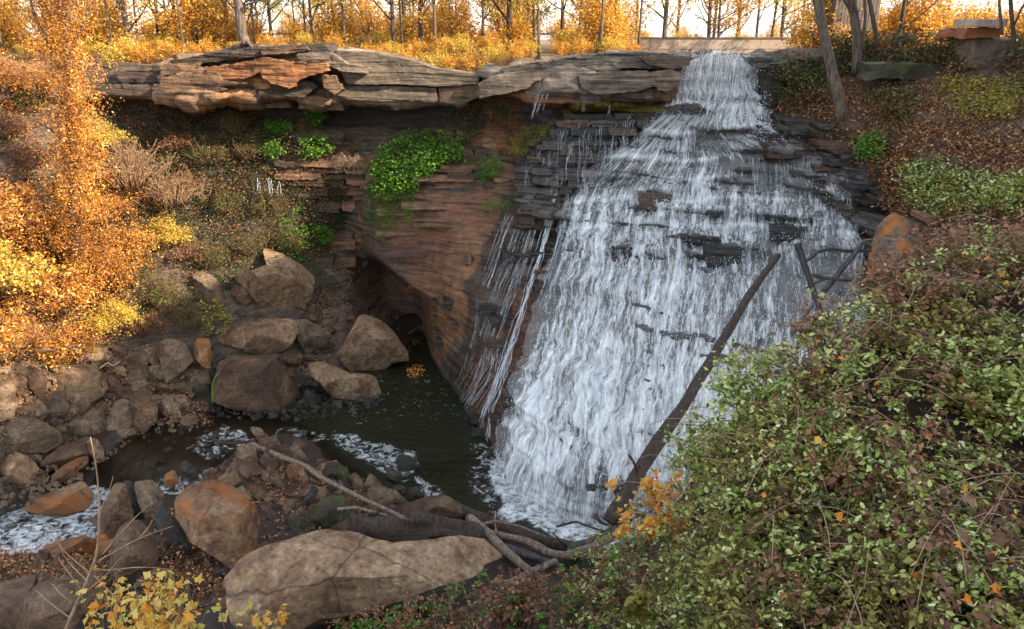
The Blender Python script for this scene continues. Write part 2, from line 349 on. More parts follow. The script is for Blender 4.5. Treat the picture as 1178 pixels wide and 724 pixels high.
# wobble so that outlines are not straight
wob = fbm(np.stack([PXg*.02, PYg*.02, PXg*0], -1), 3, 5)
PYg2 = PYg + 5*fbm(np.stack([PXg*.035, PYg*.01, PXg*0], -1), 4, 8)*(PXg < 880)
Yg2 = Yg + .5*wob
W = P(PXg, PYg2, Yg2)
def grid_normals(W):
    du = np.gradient(W, axis=0); dv = np.gradient(W, axis=1); n = np.cross(du, dv)
    n /= np.linalg.norm(n, axis=-1, keepdims=True)+1e-9
    n[n[..., 1] > 0] *= -1
    return n
Ng = grid_normals(W); Ng = blur(Ng, 3, 3); Ng /= np.linalg.norm(Ng, axis=-1, keepdims=True)
def poly_soft(px, py, poly, amp=9, fr=.03, seed=1):
    q = np.stack([px*fr, py*fr, px*0], -1)
    return inpoly(px + amp*2*fbm(q, 4, seed), py + amp*2*fbm(q+31, 4, seed+9), poly).astype(float)
FALLZ = [(590,132),(780,126),(870,126),(1000,180),(1030,235),(1000,300),(560,300),(585,215)]
def amp_at(px, py, seedless=True):
    a = np.full(np.shape(px), .12)
    a = np.where(inpoly(px, py, [(180,40),(560,60),(560,122),(180,122)]), .55, a)
    a = np.where(inpoly(px, py, [(540,50),(880,50),(880,122),(540,122)]), .40, a)
    a = np.where(inpoly(px, py, [(300,150),(420,150),(640,180),(600,228),(430,228),(300,228)]), .35, a)
    a = np.where(inpoly(px, py, FALLZ), .85, a)
    a = np.where(inpoly(px, py, [(560,300),(1000,300),(1000,620),(560,620)]), .28, a)
    a = np.where(inpoly(px, py, [(425,215),(560,215),(600,240),(510,420),(425,300)]), .07, a)
    a = np.where(inpoly(px, py, [(300,185),(430,185),(430,270),(300,250)]), .3, a)
    a = np.where(px > 1010, .35, a); a = np.where(inpoly(px, py, [(870,140),(1060,170),(1060,300),(870,300)]), .8, a)
    return a
Ag = blur(amp_at(PXg, PYg), 4, 4)
def displace(W, Nn, A, fine=1.0):
    s = strata(W, 1.15, 3)*.9 + strata(W, .42, 13)*.55 + strata(W, .2, 23)*.2
    d = A*s*1.9 + .10*fbm(W*1.1, 4, 21)*fine + .30*fbm(W*.28, 3, 33)*fine
    NN = Nn*np.array([1, 1, .35]); NN = NN/(np.linalg.norm(NN, axis=-1, keepdims=True)+1e-9)
    return W + NN*d[..., None]
WD = displace(W, Ng, Ag)

# colours of rock / soil (shale, sandstone, moss, leaf mould, and a darker recess band), alpha = wetness
col = np.zeros(WD.shape[:2]+(4,)); col[..., :3] = (.075, .055, .040); col[..., 3] = .1
def paint(poly, c, k=1.0, wet=None, amp=9, fr=.03, seed=1):
    m = poly_soft(PXg, PYg, poly, amp, fr, seed)*k
    col[..., :3] = col[..., :3]*(1-m[..., None]) + np.array(c)*m[..., None]
    if wet is not None: col[..., 3] = np.where(m > 0, wet, col[..., 3])
paint([(185,40),(560,60),(560,112),(480,122),(150,120)], (.20,.125,.072), seed=2)
paint([(370,50),(560,75),(560,125),(400,122),(385,80)], (.26,.21,.165), seed=3)
paint([(230,80),(370,65),(400,100),(330,112),(260,100)], (.29,.15,.065), seed=4, amp=14)
paint([(540,55),(880,55),(880,90),(780,122),(540,122)], (.155,.125,.10), seed=5, wet=.45)
paint([(560,112),(790,112),(790,125),(640,150),(600,190),(540,170)], (.14,.065,.03), seed=6)
paint([(180,118),(560,125),(560,150),(180,145)], (.028,.02,.014), seed=7, amp=4)  # darker band along the recess under the ledge
paint([(300,185),(460,185),(620,190),(620,212),(300,212)], (.15,.085,.045), seed=8)
paint([(425,215),(600,215),(600,250),(500,420),(430,300)], (.15,.072,.040), seed=9)
paint([(520,300),(600,225),(612,235),(520,400),(500,415),(497,350)], (.15,.078,.034), .7, seed=10, wet=.5, amp=14)
paint([(585,225),(660,215),(600,400),(560,520),(520,440),(530,360)], (.045,.034,.026), .9, seed=11, wet=.9, amp=14)
paint([(600,128),(790,128),(1020,185),(1040,250),(1000,300),(590,240)], (.055,.050,.048), seed=12, wet=.92, amp=5)
paint([(540,470),(660,230),(1000,250),(1010,620),(540,640)], (.040,.040,.042), seed=13, wet=.9, amp=5)
paint([(560,360),(640,300),(600,420),(560,520),(530,480)], (.075,.035,.018), seed=14, wet=.85, amp=6)
paint([(875,62),(960,60),(1000,130),(1000,180),(880,140)], (.035,.035,.02), seed=15, amp=10)
paint([(940,62),(1420,30),(1420,260),(1060,240),(960,160)], (.060,.035,.020), seed=16)
paint([(350,250),(440,260),(500,400),(440,420),(380,420),(340,330)], (.095,.062,.042), seed=17)
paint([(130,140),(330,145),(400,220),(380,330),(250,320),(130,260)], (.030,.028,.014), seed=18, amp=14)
terr_m = terrain_mat(); soil_m = terrain_mat('soil', False)
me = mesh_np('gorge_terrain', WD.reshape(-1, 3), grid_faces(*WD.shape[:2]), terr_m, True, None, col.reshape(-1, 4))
obj('gorge_terrain', me, kind='structure')

# ---- broken rock beds: extruded outlines with real depth
def slab_arrays(poly, Y, depth=1.5, seed=0, jag=.8, relief=.10, back_up=.0):
    poly = np.array(poly, float); cl = np.vstack([poly, poly[:1]]); d = np.r_[0, np.cumsum(np.linalg.norm(np.diff(cl, axis=0), axis=1))]
    n = int(max(24, d[-1]/1.6)); t_ = np.linspace(0, d[-1], n, endpoint=False); o = np.stack([np.interp(t_, d, cl[:, 0]), np.interp(t_, d, cl[:, 1])], -1)
    q = np.stack([t_*.18, t_*0+seed*3.3, t_*0], -1); jx = np.sign(vnoise(q*1.4, seed))*jag*.5 + jag*1.6*vnoise(q*2.3, seed+5); jy = jag*1.2*vnoise(q*1.9, seed+9)
    o = o+np.stack([jx, jy], -1); c = o.mean(0); w_ = min(np.ptp(poly[:, 0]), np.ptp(poly[:, 1])*3); nr = int(np.clip(w_/5, 4, 14))
    sc = np.r_[np.linspace(0.02, .94, nr), .985, 1.0]; R_ = []
    for k, s_ in enumerate(sc):
        e = c+(o-c)*s_; W_ = P(e[:, 0], e[:, 1], Y); r1 = (strata(W_, .55, seed % 7)*.5+strata(W_, .18, 3+seed % 5)*.3+.5*fbm(W_*1.3, 4, seed))*relief*2.4
        W_[:, 1] += -r1 + (.05 if s_ == 1.0 else 0); R_.append(W_)
    W1 = P(o[:, 0], o[:, 1], Y); 
    for dd in (.12, .35, .7, 1):
        W_ = W1.copy(); W_[:, 1] += dd*depth+.04; W_[:, 2] += back_up*dd*depth + .03*fbm(W_*2, 2, seed); R_.append(W_)
    V = np.vstack(R_); m = len(R_); i = np.arange(m-1)[:, None]*n; j = np.arange(n)[None]; j2 = (j+1) % n
    F = np.stack([i+j, i+j2, i+n+j2, i+n+j], -1).reshape(-1, 4); return V, F
def tY(px, py): return float(terrY(px, py)[0])
def beds(name, slabs, cols, wet):
    V, F, Cc = [], [], []; o_ = 0; r_ = np.random.default_rng(len(slabs))
    for i, a in enumerate(slabs):
        v, f = slab_arrays(a[0], a[1], a[2], i+1, a[4] if len(a) > 4 else .8, a[5] if len(a) > 5 else .10); V.append(v); F.append(f+o_); o_ += len(v)
        c_ = np.zeros((len(v), 4)); c_[:, :3] = np.array(a[3] if a[3] is not None else cols[r_.integers(len(cols))])*r_.uniform(.75, 1.25); c_[:, 3] = wet; Cc.append(c_)
    me = mesh_np(name, np.vstack(V), np.vstack(F), terr_m, True, None, np.vstack(Cc))
    try: me.set_sharp_from_angle(angle=math.radians(42))
    except Exception: pass
    obj(name, me, kind='structure')
TN, OR, GR, DK = (.12,.070,.038), (.19,.080,.028), (.125,.095,.068), (.05,.034,.024)
beds('caprock_beds', [
 ([(195,70),(240,62),(290,55),(330,52),(375,50),(380,60),(330,64),(290,66),(240,72),(200,77)], 44.9, 2.5, DK), ([(185,75),(232,70),(230,77),(200,85),(185,88)], 44.9, 2, TN),
 ([(183,90),(215,84),(250,84),(255,92),(288,97),(245,100),(262,103),(230,108),(190,106),(183,103)], 44.0, 3, TN), ([(235,80),(290,70),(300,66),(340,72),(330,78),(300,84),(280,91),(250,92)], 44.1, 3, OR),
 ([(300,80),(340,72),(375,73),(378,82),(355,88),(345,92),(335,103),(312,97),(302,90)], 43.8, 3, OR), ([(340,62),(380,60),(400,74),(424,78),(422,86),(392,82),(370,72),(345,70)], 44.3, 3, GR),
 ([(370,86),(385,88),(394,103),(386,109),(372,100)], 44.1, 2.5, TN), ([(265,100),(330,98),(352,92),(366,100),(350,112),(300,108),(262,110)], 44.5, 2.5, DK),
 ([(385,58),(430,60),(480,71),(500,79),(552,86),(550,97),(500,100),(470,98),(445,97),(400,98),(388,78)], 45.0, 3, GR, .5, .07), ([(385,99),(445,99),(502,101),(503,118),(470,116),(440,117),(400,114),(384,108)], 45.2, 3, GR, .5, .08),
 ([(504,100),(550,97),(558,110),(532,119),(506,118)], 45.2, 2.5, TN), ([(205,112),(250,111),(262,122),(210,124)], 46, 2, DK), ([(270,112),(330,112),(335,124),(275,126)], 46, 2, TN), ([(340,113),(392,112),(396,127),(345,126)], 45.9, 2, TN),
 ([(215,80),(262,74),(268,80),(240,86),(216,86)], 44.6, 2, TN), ([(300,57),(352,53),(356,58),(330,62),(302,63)], 44.6, 2, TN), ([(130,82),(180,80),(190,95),(140,96)], 45.4, 2, DK), ([(110,98),(175,97),(185,110),(115,111)], 45.2, 2, DK)], [TN, OR, GR], .05)
beds('right_slab_beds', [
 ([(550,98),(562,90),(580,84),(625,81),(642,84),(614,95),(609,101),(580,108),(551,113)], 43.1, 3, (.14,.105,.075), .6, .07), ([(577,79),(600,74),(625,70),(652,72),(640,80),(578,83)], 44.0, 3, (.12,.09,.07)),
 ([(622,73),(655,66),(700,61),(735,60),(776,62),(786,70),(760,80),(720,78),(700,82),(655,80),(625,81)], 43.4, 3, (.10,.085,.07)), ([(665,88),(700,82),(745,82),(757,98),(740,104),(700,109),(684,109),(668,101)], 42.7, 3, (.15,.115,.085), .6, .09),
 ([(745,84),(772,80),(787,86),(781,97),(768,107),(755,103)], 42.9, 3, (.16,.115,.08)), ([(735,66),(780,64),(798,66),(792,76),(775,80),(750,76)], 42.9, 2.5, (.10,.07,.045)),
 ([(642,86),(664,84),(668,108),(650,118),(640,104)], 43.2, 2, (.13,.07,.035)), ([(614,98),(640,96),(642,116),(622,120),(612,112)], 44.3, 2, (.12,.05,.02)), ([(690,111),(760,106),(790,99),(786,116),(730,117),(690,116)], 43.9, 2, (.06,.045,.035)),
 ([(862,66),(890,66),(886,76),(872,80),(864,74)], 43.6, 2, (.05,.045,.04)), ([(874,84),(892,80),(902,100),(900,118),(878,120)], 43.7, 2, (.03,.026,.018)), ([(880,74),(905,72),(910,90),(886,92)], 43.9, 2, (.05,.04,.025))], [GR], .5)
def bed_rows(y0, y1, dy, xl, xr, wmin, wmax, prot, dep, seed, hj=.5, skip=0.0):
    r_ = np.random.default_rng(seed); out = []; y = y0
    while y < y1:
        h = dy*r_.uniform(.6, 1.5); x = xl(y)+r_.uniform(-4, 3); X1 = xr(y); po = r_.uniform(0, prot)
        while x < X1:
            w__ = r_.uniform(wmin, wmax); xe = min(x+w__, X1+4); pr = po+r_.uniform(-.2, .2)*prot
            if r_.random() > skip and xe-x > 4:
                sl = r_.uniform(-.03, .03)*(xe-x); a = r_.uniform(-hj, hj, 6)
                out.append(([(x, y+a[0]), ((x+xe)/2, y+a[1]+sl/2), (xe, y+sl+a[2]), (xe-r_.uniform(-1, 2), y+h*.95+sl+a[3]), ((x+xe)/2, y+h+a[4]), (x+r_.uniform(-1, 2), y+h*.9+a[5])], tY(min(max(x, 0), 1170)*.5+xe*.5, y+h*.7)-pr, dep, None, .7, .05))
            x = xe+r_.uniform(-1, 1.5)
        y += h*.97
    return out
I_ = lambda xs, ys: (lambda y: float(np.interp(y, xs, ys)))
beds('wet_ledges', bed_rows(131, 220, 7.5, I_([131,150,170,190,220], [646,634,612,594,592]), I_([131,150,185,220], [752,724,682,652]), 16, 60, .75, 1.6, 1)
   + bed_rows(138, 250, 7, I_([138,160,185,205,252], [872,878,886,930,975]), I_([138,180,215,252], [950,1000,1020,1030]), 26, 90, .55, 1.6, 2)
   + bed_rows(186, 300, 19, I_([180,300], [720,700]), I_([180,300], [960,990]), 18, 55, .22, .8, 3, skip=.86), [(.040,.037,.036), (.062,.054,.048), (.030,.029,.030), (.070,.045,.03)], .95)
beds('shale_beds', bed_rows(186, 216, 4.5, I_([186,216], [315,320]), I_([186,216], [425,432]), 20, 60, .55, 1.2, 4) + bed_rows(180, 214, 5, I_([180,214], [432,440]), I_([180,214], [560,592]), 20, 70, .6, 1.2, 5, skip=.15)
   + bed_rows(216, 300, 9, I_([216,300], [345,360]), I_([216,300], [418,420]), 20, 60, .3, 1.0, 6, skip=.3) + bed_rows(150, 180, 7, I_([150,180], [500,520]), I_([150,180], [560,575]), 16, 40, .5, 1.0, 7, skip=.3)
   + bed_rows(250, 300, 9, I_([250,300], [1060,1060]), I_([250,300], [1178,1178]), 30, 80, .5, 1.2, 8), [(.15,.08,.045), (.10,.06,.04), (.19,.11,.06), (.07,.045,.03)], .1)
beds('face_beds', bed_rows(214, 335, 6.5, I_([214,300,335], [432,436,470]), I_([214,280,335], [585,545,520]), 30, 120, .05, .6, 9, skip=.72), [(.15,.078,.048), (.11,.06,.04), (.17,.10,.062)], .15)
beds('wet_face_beds', bed_rows(225, 500, 9, I_([225,330,420,500], [600,560,528,545]), I_([225,300,400,500], [655,630,598,570]), 14, 50, .12, .6, 10, skip=.8) + bed_rows(345, 400, 8, I_([345,400], [498,498]), I_([345,400], [525,520]), 10, 24, .1, .6, 11, skip=.6), [(.045,.034,.026), (.075,.04,.022), (.03,.026,.022)], .9)

# plateau behind the rim (woodland floor)
rim = WD[:, 0]; back = np.array([0, .4, 1, 2, 4, 7, 11, 16, 24, 36, 55, 90, 140, 260.])
PL = np.zeros((len(UPX), len(back), 3))
for j, b in enumerate(back):
    X = rim[:, 0]*(1+b/60); Y = rim[:, 1]+b; t = sstep(0, 10, b)
    hill = 0
    zt = -1.0 + .25*fbm(np.stack([X*.2, Y*.2, X*0], -1), 3, 4)+hill
    creek = np.exp(-((X-11)/5)**2)*-.7
    PL[:, j] = np.stack([X, Y, rim[:, 2]*(1-t)+(zt+creek)*t + .12*fbm(np.stack([X, Y, X*0], -1), 3, 9)*(b > 0)], -1)
cp = np.zeros(PL.shape[:2]+(4,)); cp[..., :3] = (.13, .075, .03); cp[..., 3] = 0
me = mesh_np('woodland_floor', PL.reshape(-1, 3), grid_faces(*PL.shape[:2]), soil_m, True, None, cp.reshape(-1, 4)); obj('woodland_floor', me, kind='structure')

# valley side to the right, outside the picture: it shades the gorge from the low sun
gx = np.linspace(19, 70, 60); gy = np.linspace(-30, 46, 70); GX, GY = np.meshgrid(gx, gy, indexing='ij')
GZ = -6 + np.minimum((GX-19-np.maximum(0, GY-20)*.42)*1.9, 23.5 + .1*(GX-30)) + 1.2*fbm(np.stack([GX*.15, GY*.15, GX*0], -1), 3, 2) - 17*sstep(35, 47, GY)*sstep(19, 30, GX)
GZ = np.where(GX < 20, -9, GZ)
HS = np.stack([GX, GY, GZ], -1); ch = np.zeros(HS.shape[:2]+(4,)); ch[..., :3] = (.06, .035, .02)
me = mesh_np('hillside', HS.reshape(-1, 3), grid_faces(*HS.shape[:2]), soil_m, True, None, ch.reshape(-1, 4)); obj('hillside', me, kind='structure')

# gorge floor
def lowside(X, Y): return sstep(0, 1.6, (-11.0 - X)*.35 + (30.6 - Y))*sstep(-9.5, -12, X)
gx = np.linspace(-45, 14, 250); gy = np.linspace(10, 52, 190); GX, GY = np.meshgrid(gx, gy, indexing='ij')
def pxof(X, Y, Z):
    d = Y*CP - Z*SP; return PW/2+FPX*X/d, PH/2-FPX*(Y*SP+Z*CP)/d
FPXg, FPYg = pxof(GX, GY, np.full_like(GX, -18.))
WATER = [(470,395),(380,428),(330,450),(240,466),(180,486),(150,498),(120,520),(100,548),(60,565),(-200,600),(-200,640),(60,640),(110,590),(140,560),(170,548),(240,548),(275,510),(330,500),(380,520),(420,565),(520,590),(640,650),(900,700),(1000,560),(600,360),(480,380),(430,425)]
m = poly_soft(FPXg, FPYg, WATER, 6, .03, 3); m = blur(m, 2, 2)
base = -18.0 - .85*lowside(GX, GY)
GZ = base + .25*(1-m) - .55*m + .30*fbm(np.stack([GX*.6, GY*.6, GX*0], -1), 4, 6) + .10*fbm(np.stack([GX*3, GY*3, GX*0], -1), 3, 16)
cf = np.zeros(GX.shape+(4,)); cf[..., :3] = (.022, .013, .008); cf[..., 3] = .4
rust = poly_soft(FPXg, FPYg, [(-50,590),(60,590),(130,600),(100,660),(-50,665)], 6, .03, 5); cf[rust > 0, :3] = (.42, .15, .03)
GFl = np.stack([GX, GY, GZ], -1)
me = mesh_np('gorge_floor', GFl.reshape(-1, 3), grid_faces(*GX.shape), soil_m, True, None, cf.reshape(-1, 4)); obj('gorge_floor', me, kind='structure')

# ------------------------------------------------------------------ water
def water_mat():
    m, t = newmat('pool_water'); L = t.links.new
    out = N(t, 'ShaderNodeOutputMaterial'); tc = N(t, 'ShaderNodeTexCoord'); at = N(t, 'ShaderNodeAttribute', attribute_name='Col')
    gl = N(t, 'ShaderNodeBsdfPrincipled', i_Roughness=.06, i_IOR=1.33); gl.inputs['Transmission Weight'].default_value = .0
    gl.inputs['Base Color'].default_value = (.013, .015, .007, 1)
    trn = N(t, 'ShaderNodeBsdfTransparent'); trn.inputs[0].default_value = (.93, .82, .64, 1)
    sep0 = N(t, 'ShaderNodeSeparateColor'); L(at.outputs['Color'], sep0.inputs[0])
    n1 = N(t, 'ShaderNodeTexNoise', i_Scale=3.5, i_Detail=5.0, i_Roughness=.6, i_Distortion=.5); L(tc.outputs['Object'], n1.inputs['Vector'])
    bp = N(t, 'ShaderNodeBump', i_Strength=.8, i_Distance=.12); L(n1.outputs[0], bp.inputs['Height']); L(bp.outputs[0], gl.inputs['Normal'])
    body = N(t, 'ShaderNodeMixShader'); L(sep0.outputs[1], body.inputs[0]); L(gl.outputs[0], body.inputs[1])
    sh = N(t, 'ShaderNodeMixShader'); fr = N(t, 'ShaderNodeFresnel', i_IOR=1.33); L(bp.outputs[0], fr.inputs['Normal'])
    gs = N(t, 'ShaderNodeBsdfGlossy', i_Roughness=.05); L(bp.outputs[0], gs.inputs['Normal'])
    L(fr.outputs[0], sh.inputs[0]); L(trn.outputs[0], sh.inputs[1]); L(gs.outputs[0], sh.inputs[2]); L(sh.outputs[0], body.inputs[2])
    # foam: lies on the water where falling and broken water makes it
    n2 = N(t, 'ShaderNodeTexNoise', i_Scale=2.6, i_Detail=9.0, i_Roughness=.7, i_Distortion=1.0); L(tc.outputs['Object'], n2.inputs['Vector'])
    ad = N(t, 'ShaderNodeMath', operation='ADD'); L(sep0.outputs[0], ad.inputs[0]); L(n2.outputs[0], ad.inputs[1])
    rf = ramp(t, [(.0, (0, 0, 0)), (1, (1, 1, 1))]); 
    mr = N(t, 'ShaderNodeMapRange'); mr.inputs[1].default_value = .95; mr.inputs[2].default_value = 1.22; L(ad.outputs[0], mr.inputs[0])
    foam = N(t, 'ShaderNodeBsdfPrincipled', i_Roughness=.6); foam.inputs['Base Color'].default_value = (.68, .72, .74, 1)
    bf = N(t, 'ShaderNodeBump', i_Strength=.6, i_Distance=.15); L(n2.outputs[0], bf.inputs['Height']); L(bf.outputs[0], foam.inputs['Normal'])
    mx = N(t, 'ShaderNodeMixShader'); L(mr.outputs[0], mx.inputs[0]); L(body.outputs[0], mx.inputs[1]); L(foam.outputs[0], mx.inputs[2]); L(mx.outputs[0], out.inputs[0])
    t.nodes.remove(rf); return m
gx = np.linspace(-45, 14, 420); gy = np.linspace(10, 52, 320); GX, GY = np.meshgrid(gx, gy, indexing='ij')
FPXg, FPYg = pxof(GX, GY, np.full_like(GX, -18.))
ls = lowside(GX, GY)
WZ = -18.0 - .75*ls + .035*fbm(np.stack([GX*2, GY*2, GX*0], -1), 3, 1) + .12*ls*(1-ls)*4*fbm(np.stack([GX*3, GY*3, GX*0], -1), 3, 2)
cw = np.zeros(GX.shape+(4,)); foam = np.zeros(GX.shape)
def fpoly(poly, v, amp=8, seed=1):
    global foam
    m = blur(poly_soft(FPXg, FPYg, poly, amp, .04, seed), 2, 2); foam = np.maximum(foam, m*v)
fpoly([(555,540),(580,500),(760,560),(760,640),(660,625),(570,600)], .60, 10, 1)
fpoly([(535,505),(570,510),(590,560),(560,600),(530,560)], .44, 12, 2)
fpoly([(440,505),(480,512),(490,535),(470,560),(425,540),(385,515),(390,500)], .50, 6, 3)
fpoly([(470,545),(520,565),(540,590),(490,575)], .50, 5, 4)
fpoly([(250,490),(310,500),(300,520),(230,530),(200,520)], .475, 8, 5)
fpoly([(300,495),(400,492),(410,510),(310,512)], .44, 8, 6)
fpoly([(395,425),(560,440),(560,490),(400,490)], .36, 8, 7)
fpoly([(-60,575),(60,565),(95,540),(150,540),(150,565),(120,620),(60,640),(-60,608)], .54, 8, 8)
fpoly([(150,545),(250,535),(250,560),(150,565)], .50, 5, 9)
cw[..., 0] = foam; cw[..., 1] = blur(poly_soft(FPXg, FPYg, [(-200,480),(330,470),(430,560),(430,760),(-200,760)], 6, .03, 4), 3, 3)*.85
cw[..., 1] = np.maximum(cw[..., 1], blur(poly_soft(FPXg, FPYg, [(460,540),(620,500),(640,640),(540,620)], 10, .03, 4), 9, 9)*.45)
me = mesh_np('pool_water', np.stack([GX, GY, WZ], -1).reshape(-1, 3), grid_faces(*GX.shape), water_mat(), True, None, cw.reshape(-1, 4)); obj('pool_water', me, kind='structure')

def falls_mat(name, lo=.50, hi=.62, su=5.0, sv=1.0, tint=(.93, .95, .96), film=0.0):
    m, t = newmat(name); L = t.links.new
    out = N(t, 'ShaderNodeOutputMaterial'); uv = N(t, 'ShaderNodeUVMap'); at = N(t, 'ShaderNodeAttribute', attribute_name='Col')
    sep = N(t, 'ShaderNodeSeparateColor'); L(at.outputs['Color'], sep.inputs[0])
    def nz(a, b, det, seed, dist=.3, ro=.6):
        mp = N(t, 'ShaderNodeMapping'); mp.inputs['Scale'].default_value = (a, b, 1); mp.inputs['Location'].default_value = (seed, seed*1.7, 0); L(uv.outputs[0], mp.inputs[0])
        n = N(t, 'ShaderNodeTexNoise', i_Scale=1.0, i_Detail=det, i_Roughness=ro, i_Distortion=dist); L(mp.outputs[0], n.inputs['Vector']); return n.outputs[0]
    a = nz(su, sv, 6.0, 3.1, .6, .68); b = nz(su*.28, sv*.18, 3.0, 9.7, .3); c = nz(su*2.6, sv*2.2, 3.0, 5.5, .8)
    m1 = N(t, 'ShaderNodeMath', operation='MULTIPLY_ADD'); L(b, m1.inputs[0]); m1.inputs[1].default_value = .7; L(a, m1.inputs[2])
    m2 = N(t, 'ShaderNodeMath', operation='MULTIPLY_ADD'); L(c, m2.inputs[0]); m2.inputs[1].default_value = .24; L(m1.outputs[0], m2.inputs[2])
    m3 = N(t, 'ShaderNodeMath', operation='ADD'); L(m2.outputs[0], m3.inputs[0]); L(sep.outputs[0], m3.inputs[1])
    mr = N(t, 'ShaderNodeMapRange'); mr.inputs[1].default_value = 1.02+lo; mr.inputs[2].default_value = 1.02+hi; mr.inputs[3].default_value = film; mr.inputs[4].default_value = .97; L(m3.outputs[0], mr.inputs[0])
    p = N(t, 'ShaderNodeBsdfPrincipled', i_Roughness=.4); p.inputs['Base Color'].default_value = (*tint, 1)
    bp = N(t, 'ShaderNodeBump', i_Strength=.8, i_Distance=.14); L(m2.outputs[0], bp.inputs['Height']); L(bp.outputs[0], p.inputs['Normal'])
    tl = N(t, 'ShaderNodeBsdfTranslucent'); tl.inputs[0].default_value = (*tint, 1)
    pm = N(t, 'ShaderNodeMixShader'); pm.inputs[0].default_value = .2; L(p.outputs[0], pm.inputs[1]); L(tl.outputs[0], pm.inputs[2])
    tr = N(t, 'ShaderNodeBsdfTransparent')
    mx = N(t, 'ShaderNodeMixShader'); L(mr.outputs[0], mx.inputs[0]); L(tr.outputs[0], mx.inputs[1]); L(pm.outputs[0], mx.inputs[2]); L(mx.outputs[0], out.inputs[0])
    return m
def sheet(name, ys, xl, xr, nu, nv, off, mat, dens, seed=0, rough=.10, follow=1.0, kind='structure', parent=None, wob_=5):
    py = np.linspace(ys[0], ys[-1], nv); L_ = np.interp(py, ys, xl); R_ = np.interp(py, ys, xr)
    for _ in range(6): L_[1:-1] = (L_[:-2]+2*L_[1:-1]+L_[2:])/4; R_[1:-1] = (R_[:-2]+2*R_[1:-1]+R_[2:])/4
    u = np.linspace(0, 1, nu)
    PX = L_[None, :]*(1-u[:, None]) + R_[None, :]*u[:, None]; PY = np.repeat(py[None], nu, 0)
    PX = PX + wob_*fbm(np.stack([PY*.03, u[:, None]*6+PY*0, PY*0], -1), 3, seed)
    # depth of the rock there
    idx = np.clip(np.searchsorted(UPX, PX)-1, 0, len(UPX)-2); Yv = np.empty_like(PX)
    for i in range(nu):
        for_j = idx[i]
        for j in range(nv):
            k = for_j[j]; Yv[i, j] = np.interp(PY[i, j], PYg[k], Yg[k])
    Yv = blur(Yv, 3, 6)
    Wp = P(PX, PY, Yv); Nn = blur(grid_normals(Wp), 6, 6); Nn /= np.linalg.norm(Nn, axis=-1, keepdims=True)
    A = blur(amp_at(PX, PY), 5, 5); D = displace(Wp, Nn, A*follow, .9)
    D = blur(D, 1, 2)
    dd = rough*fbm(np.stack([u[:, None]*60+PY*0, PY*.05, PY*0], -1), 3, seed+3)*2 + .05*fbm(D*2.5, 3, seed+5)
    D = D + Nn*(off+dd)[..., None] if np.ndim(dd) else D
    seg = np.r_[0, np.cumsum(np.linalg.norm(np.diff(D[nu//2], axis=0), axis=1))]
    wid = np.linalg.norm(D[-1]-D[0], axis=1).mean()
    UV = np.stack([np.repeat(u[:, None], nv, 1)*wid*1.1, np.repeat(seg[None], nu, 0)], -1)
    cc = np.zeros((nu, nv, 4)); cc[..., 0] = dens(PX, PY, u[:, None]+PY*0, D)
    me = mesh_np(name, D.reshape(-1, 3), grid_faces(nu, nv), mat, True, UV.reshape(-1, 2), cc.reshape(-1, 4))
    return obj(name, me, parent, kind=kind), PX, PY, D, Nn, cc[..., 0]
fy = [70, 76, 120, 150, 185, 215, 300, 400, 480, 560, 625]
fl = [790, 783, 774, 736, 690, 655, 630, 600, 578, 566, 562]
fr_ = [862, 868, 876, 882, 962, 985, 992, 1000, 1000, 1000, 1000]
def bump_region(PX, PY, cx, cy, rx, ry, v): return v*np.exp(-(((PX-cx)/rx)**2+((PY-cy)/ry)**2))
def dens_main(PX, PY, U, D):
    d = np.full(PX.shape, .455)
    d += .10*sstep(300, 560, PY)
    d -= bump_region(PX, PY, 905, 195, 70, 22, .42)          # bare ledges on the right
    d -= bump_region(PX, PY, 930, 320, 75, 90, .13)
    d -= bump_region(PX, PY, 700, 205, 50, 14, .15)
    d -= bump_region(PX, PY, 660, 560, 60, 30, .10)
    d -= bump_region(PX, PY, 640, 330, 25, 60, .10)
    d -= bump_region(PX, PY, 812, 160, 22, 14, .18)
    d -= .25*sstep(.06, 0, U) + .25*sstep(.94, 1, U)*(PY < 260)
    for yy in (128, 152, 184, 206, 232, 262): d += .10*np.exp(-((PY-yy-3*np.sin(PX*.05))/2.5)**2)*(PX < 985)
    return d
fm = falls_mat('falling_water', .30, .60, 8.0, 1.0, film=.12)
o1, sPX, sPY, sD, sN, sdn = sheet('waterfall_water', fy, fl, fr_, 260, 420, .22, fm, dens_main, 1)
fm2 = falls_mat('falling_water_outer', .46, .66, 12.0, 1.4)
sheet('waterfall_spray_veil', fy, fl, fr_, 200, 360, .42, fm2, lambda a, b, c, d: dens_main(a, b, c, d)-.02, 7, .16)
# thin cascades over the ledges left of the main fall
fm3 = falls_mat('thin_cascade', .56, .68, 3.0, .5)
sheet('ledge_cascade_water', [128, 160, 190, 216], [655, 640, 622, 606], [775, 750, 720, 690], 120, 110, .10, fm3, lambda PX, PY, U, D: .30+bump_region(PX, PY, 673, 150, 10, 40, .12)+bump_region(PX, PY, 740, 195, 40, 25, .3)+.1*sstep(185, 215, PY), 5, .04)
fm4 = falls_mat('side_trickles', .40, .72, 6.0, .5, (.6, .68, .72))
sheet('side_trickle_water', [222, 300, 400, 450, 505], [606, 575, 538, 535, 530], [660, 640, 600, 580, 566], 110, 260, .12, fm4, lambda PX, PY, U, D: .14+.26*np.exp(-((U-.78)/.07)**2)+.2*np.exp(-((U-.42)/.05)**2)+.24*np.exp(-((U-.2)/.06)**2)+.2*sstep(430, 460, PY)*np.exp(-((U-.3)/.12)**2), 6, .03, wob_=2)
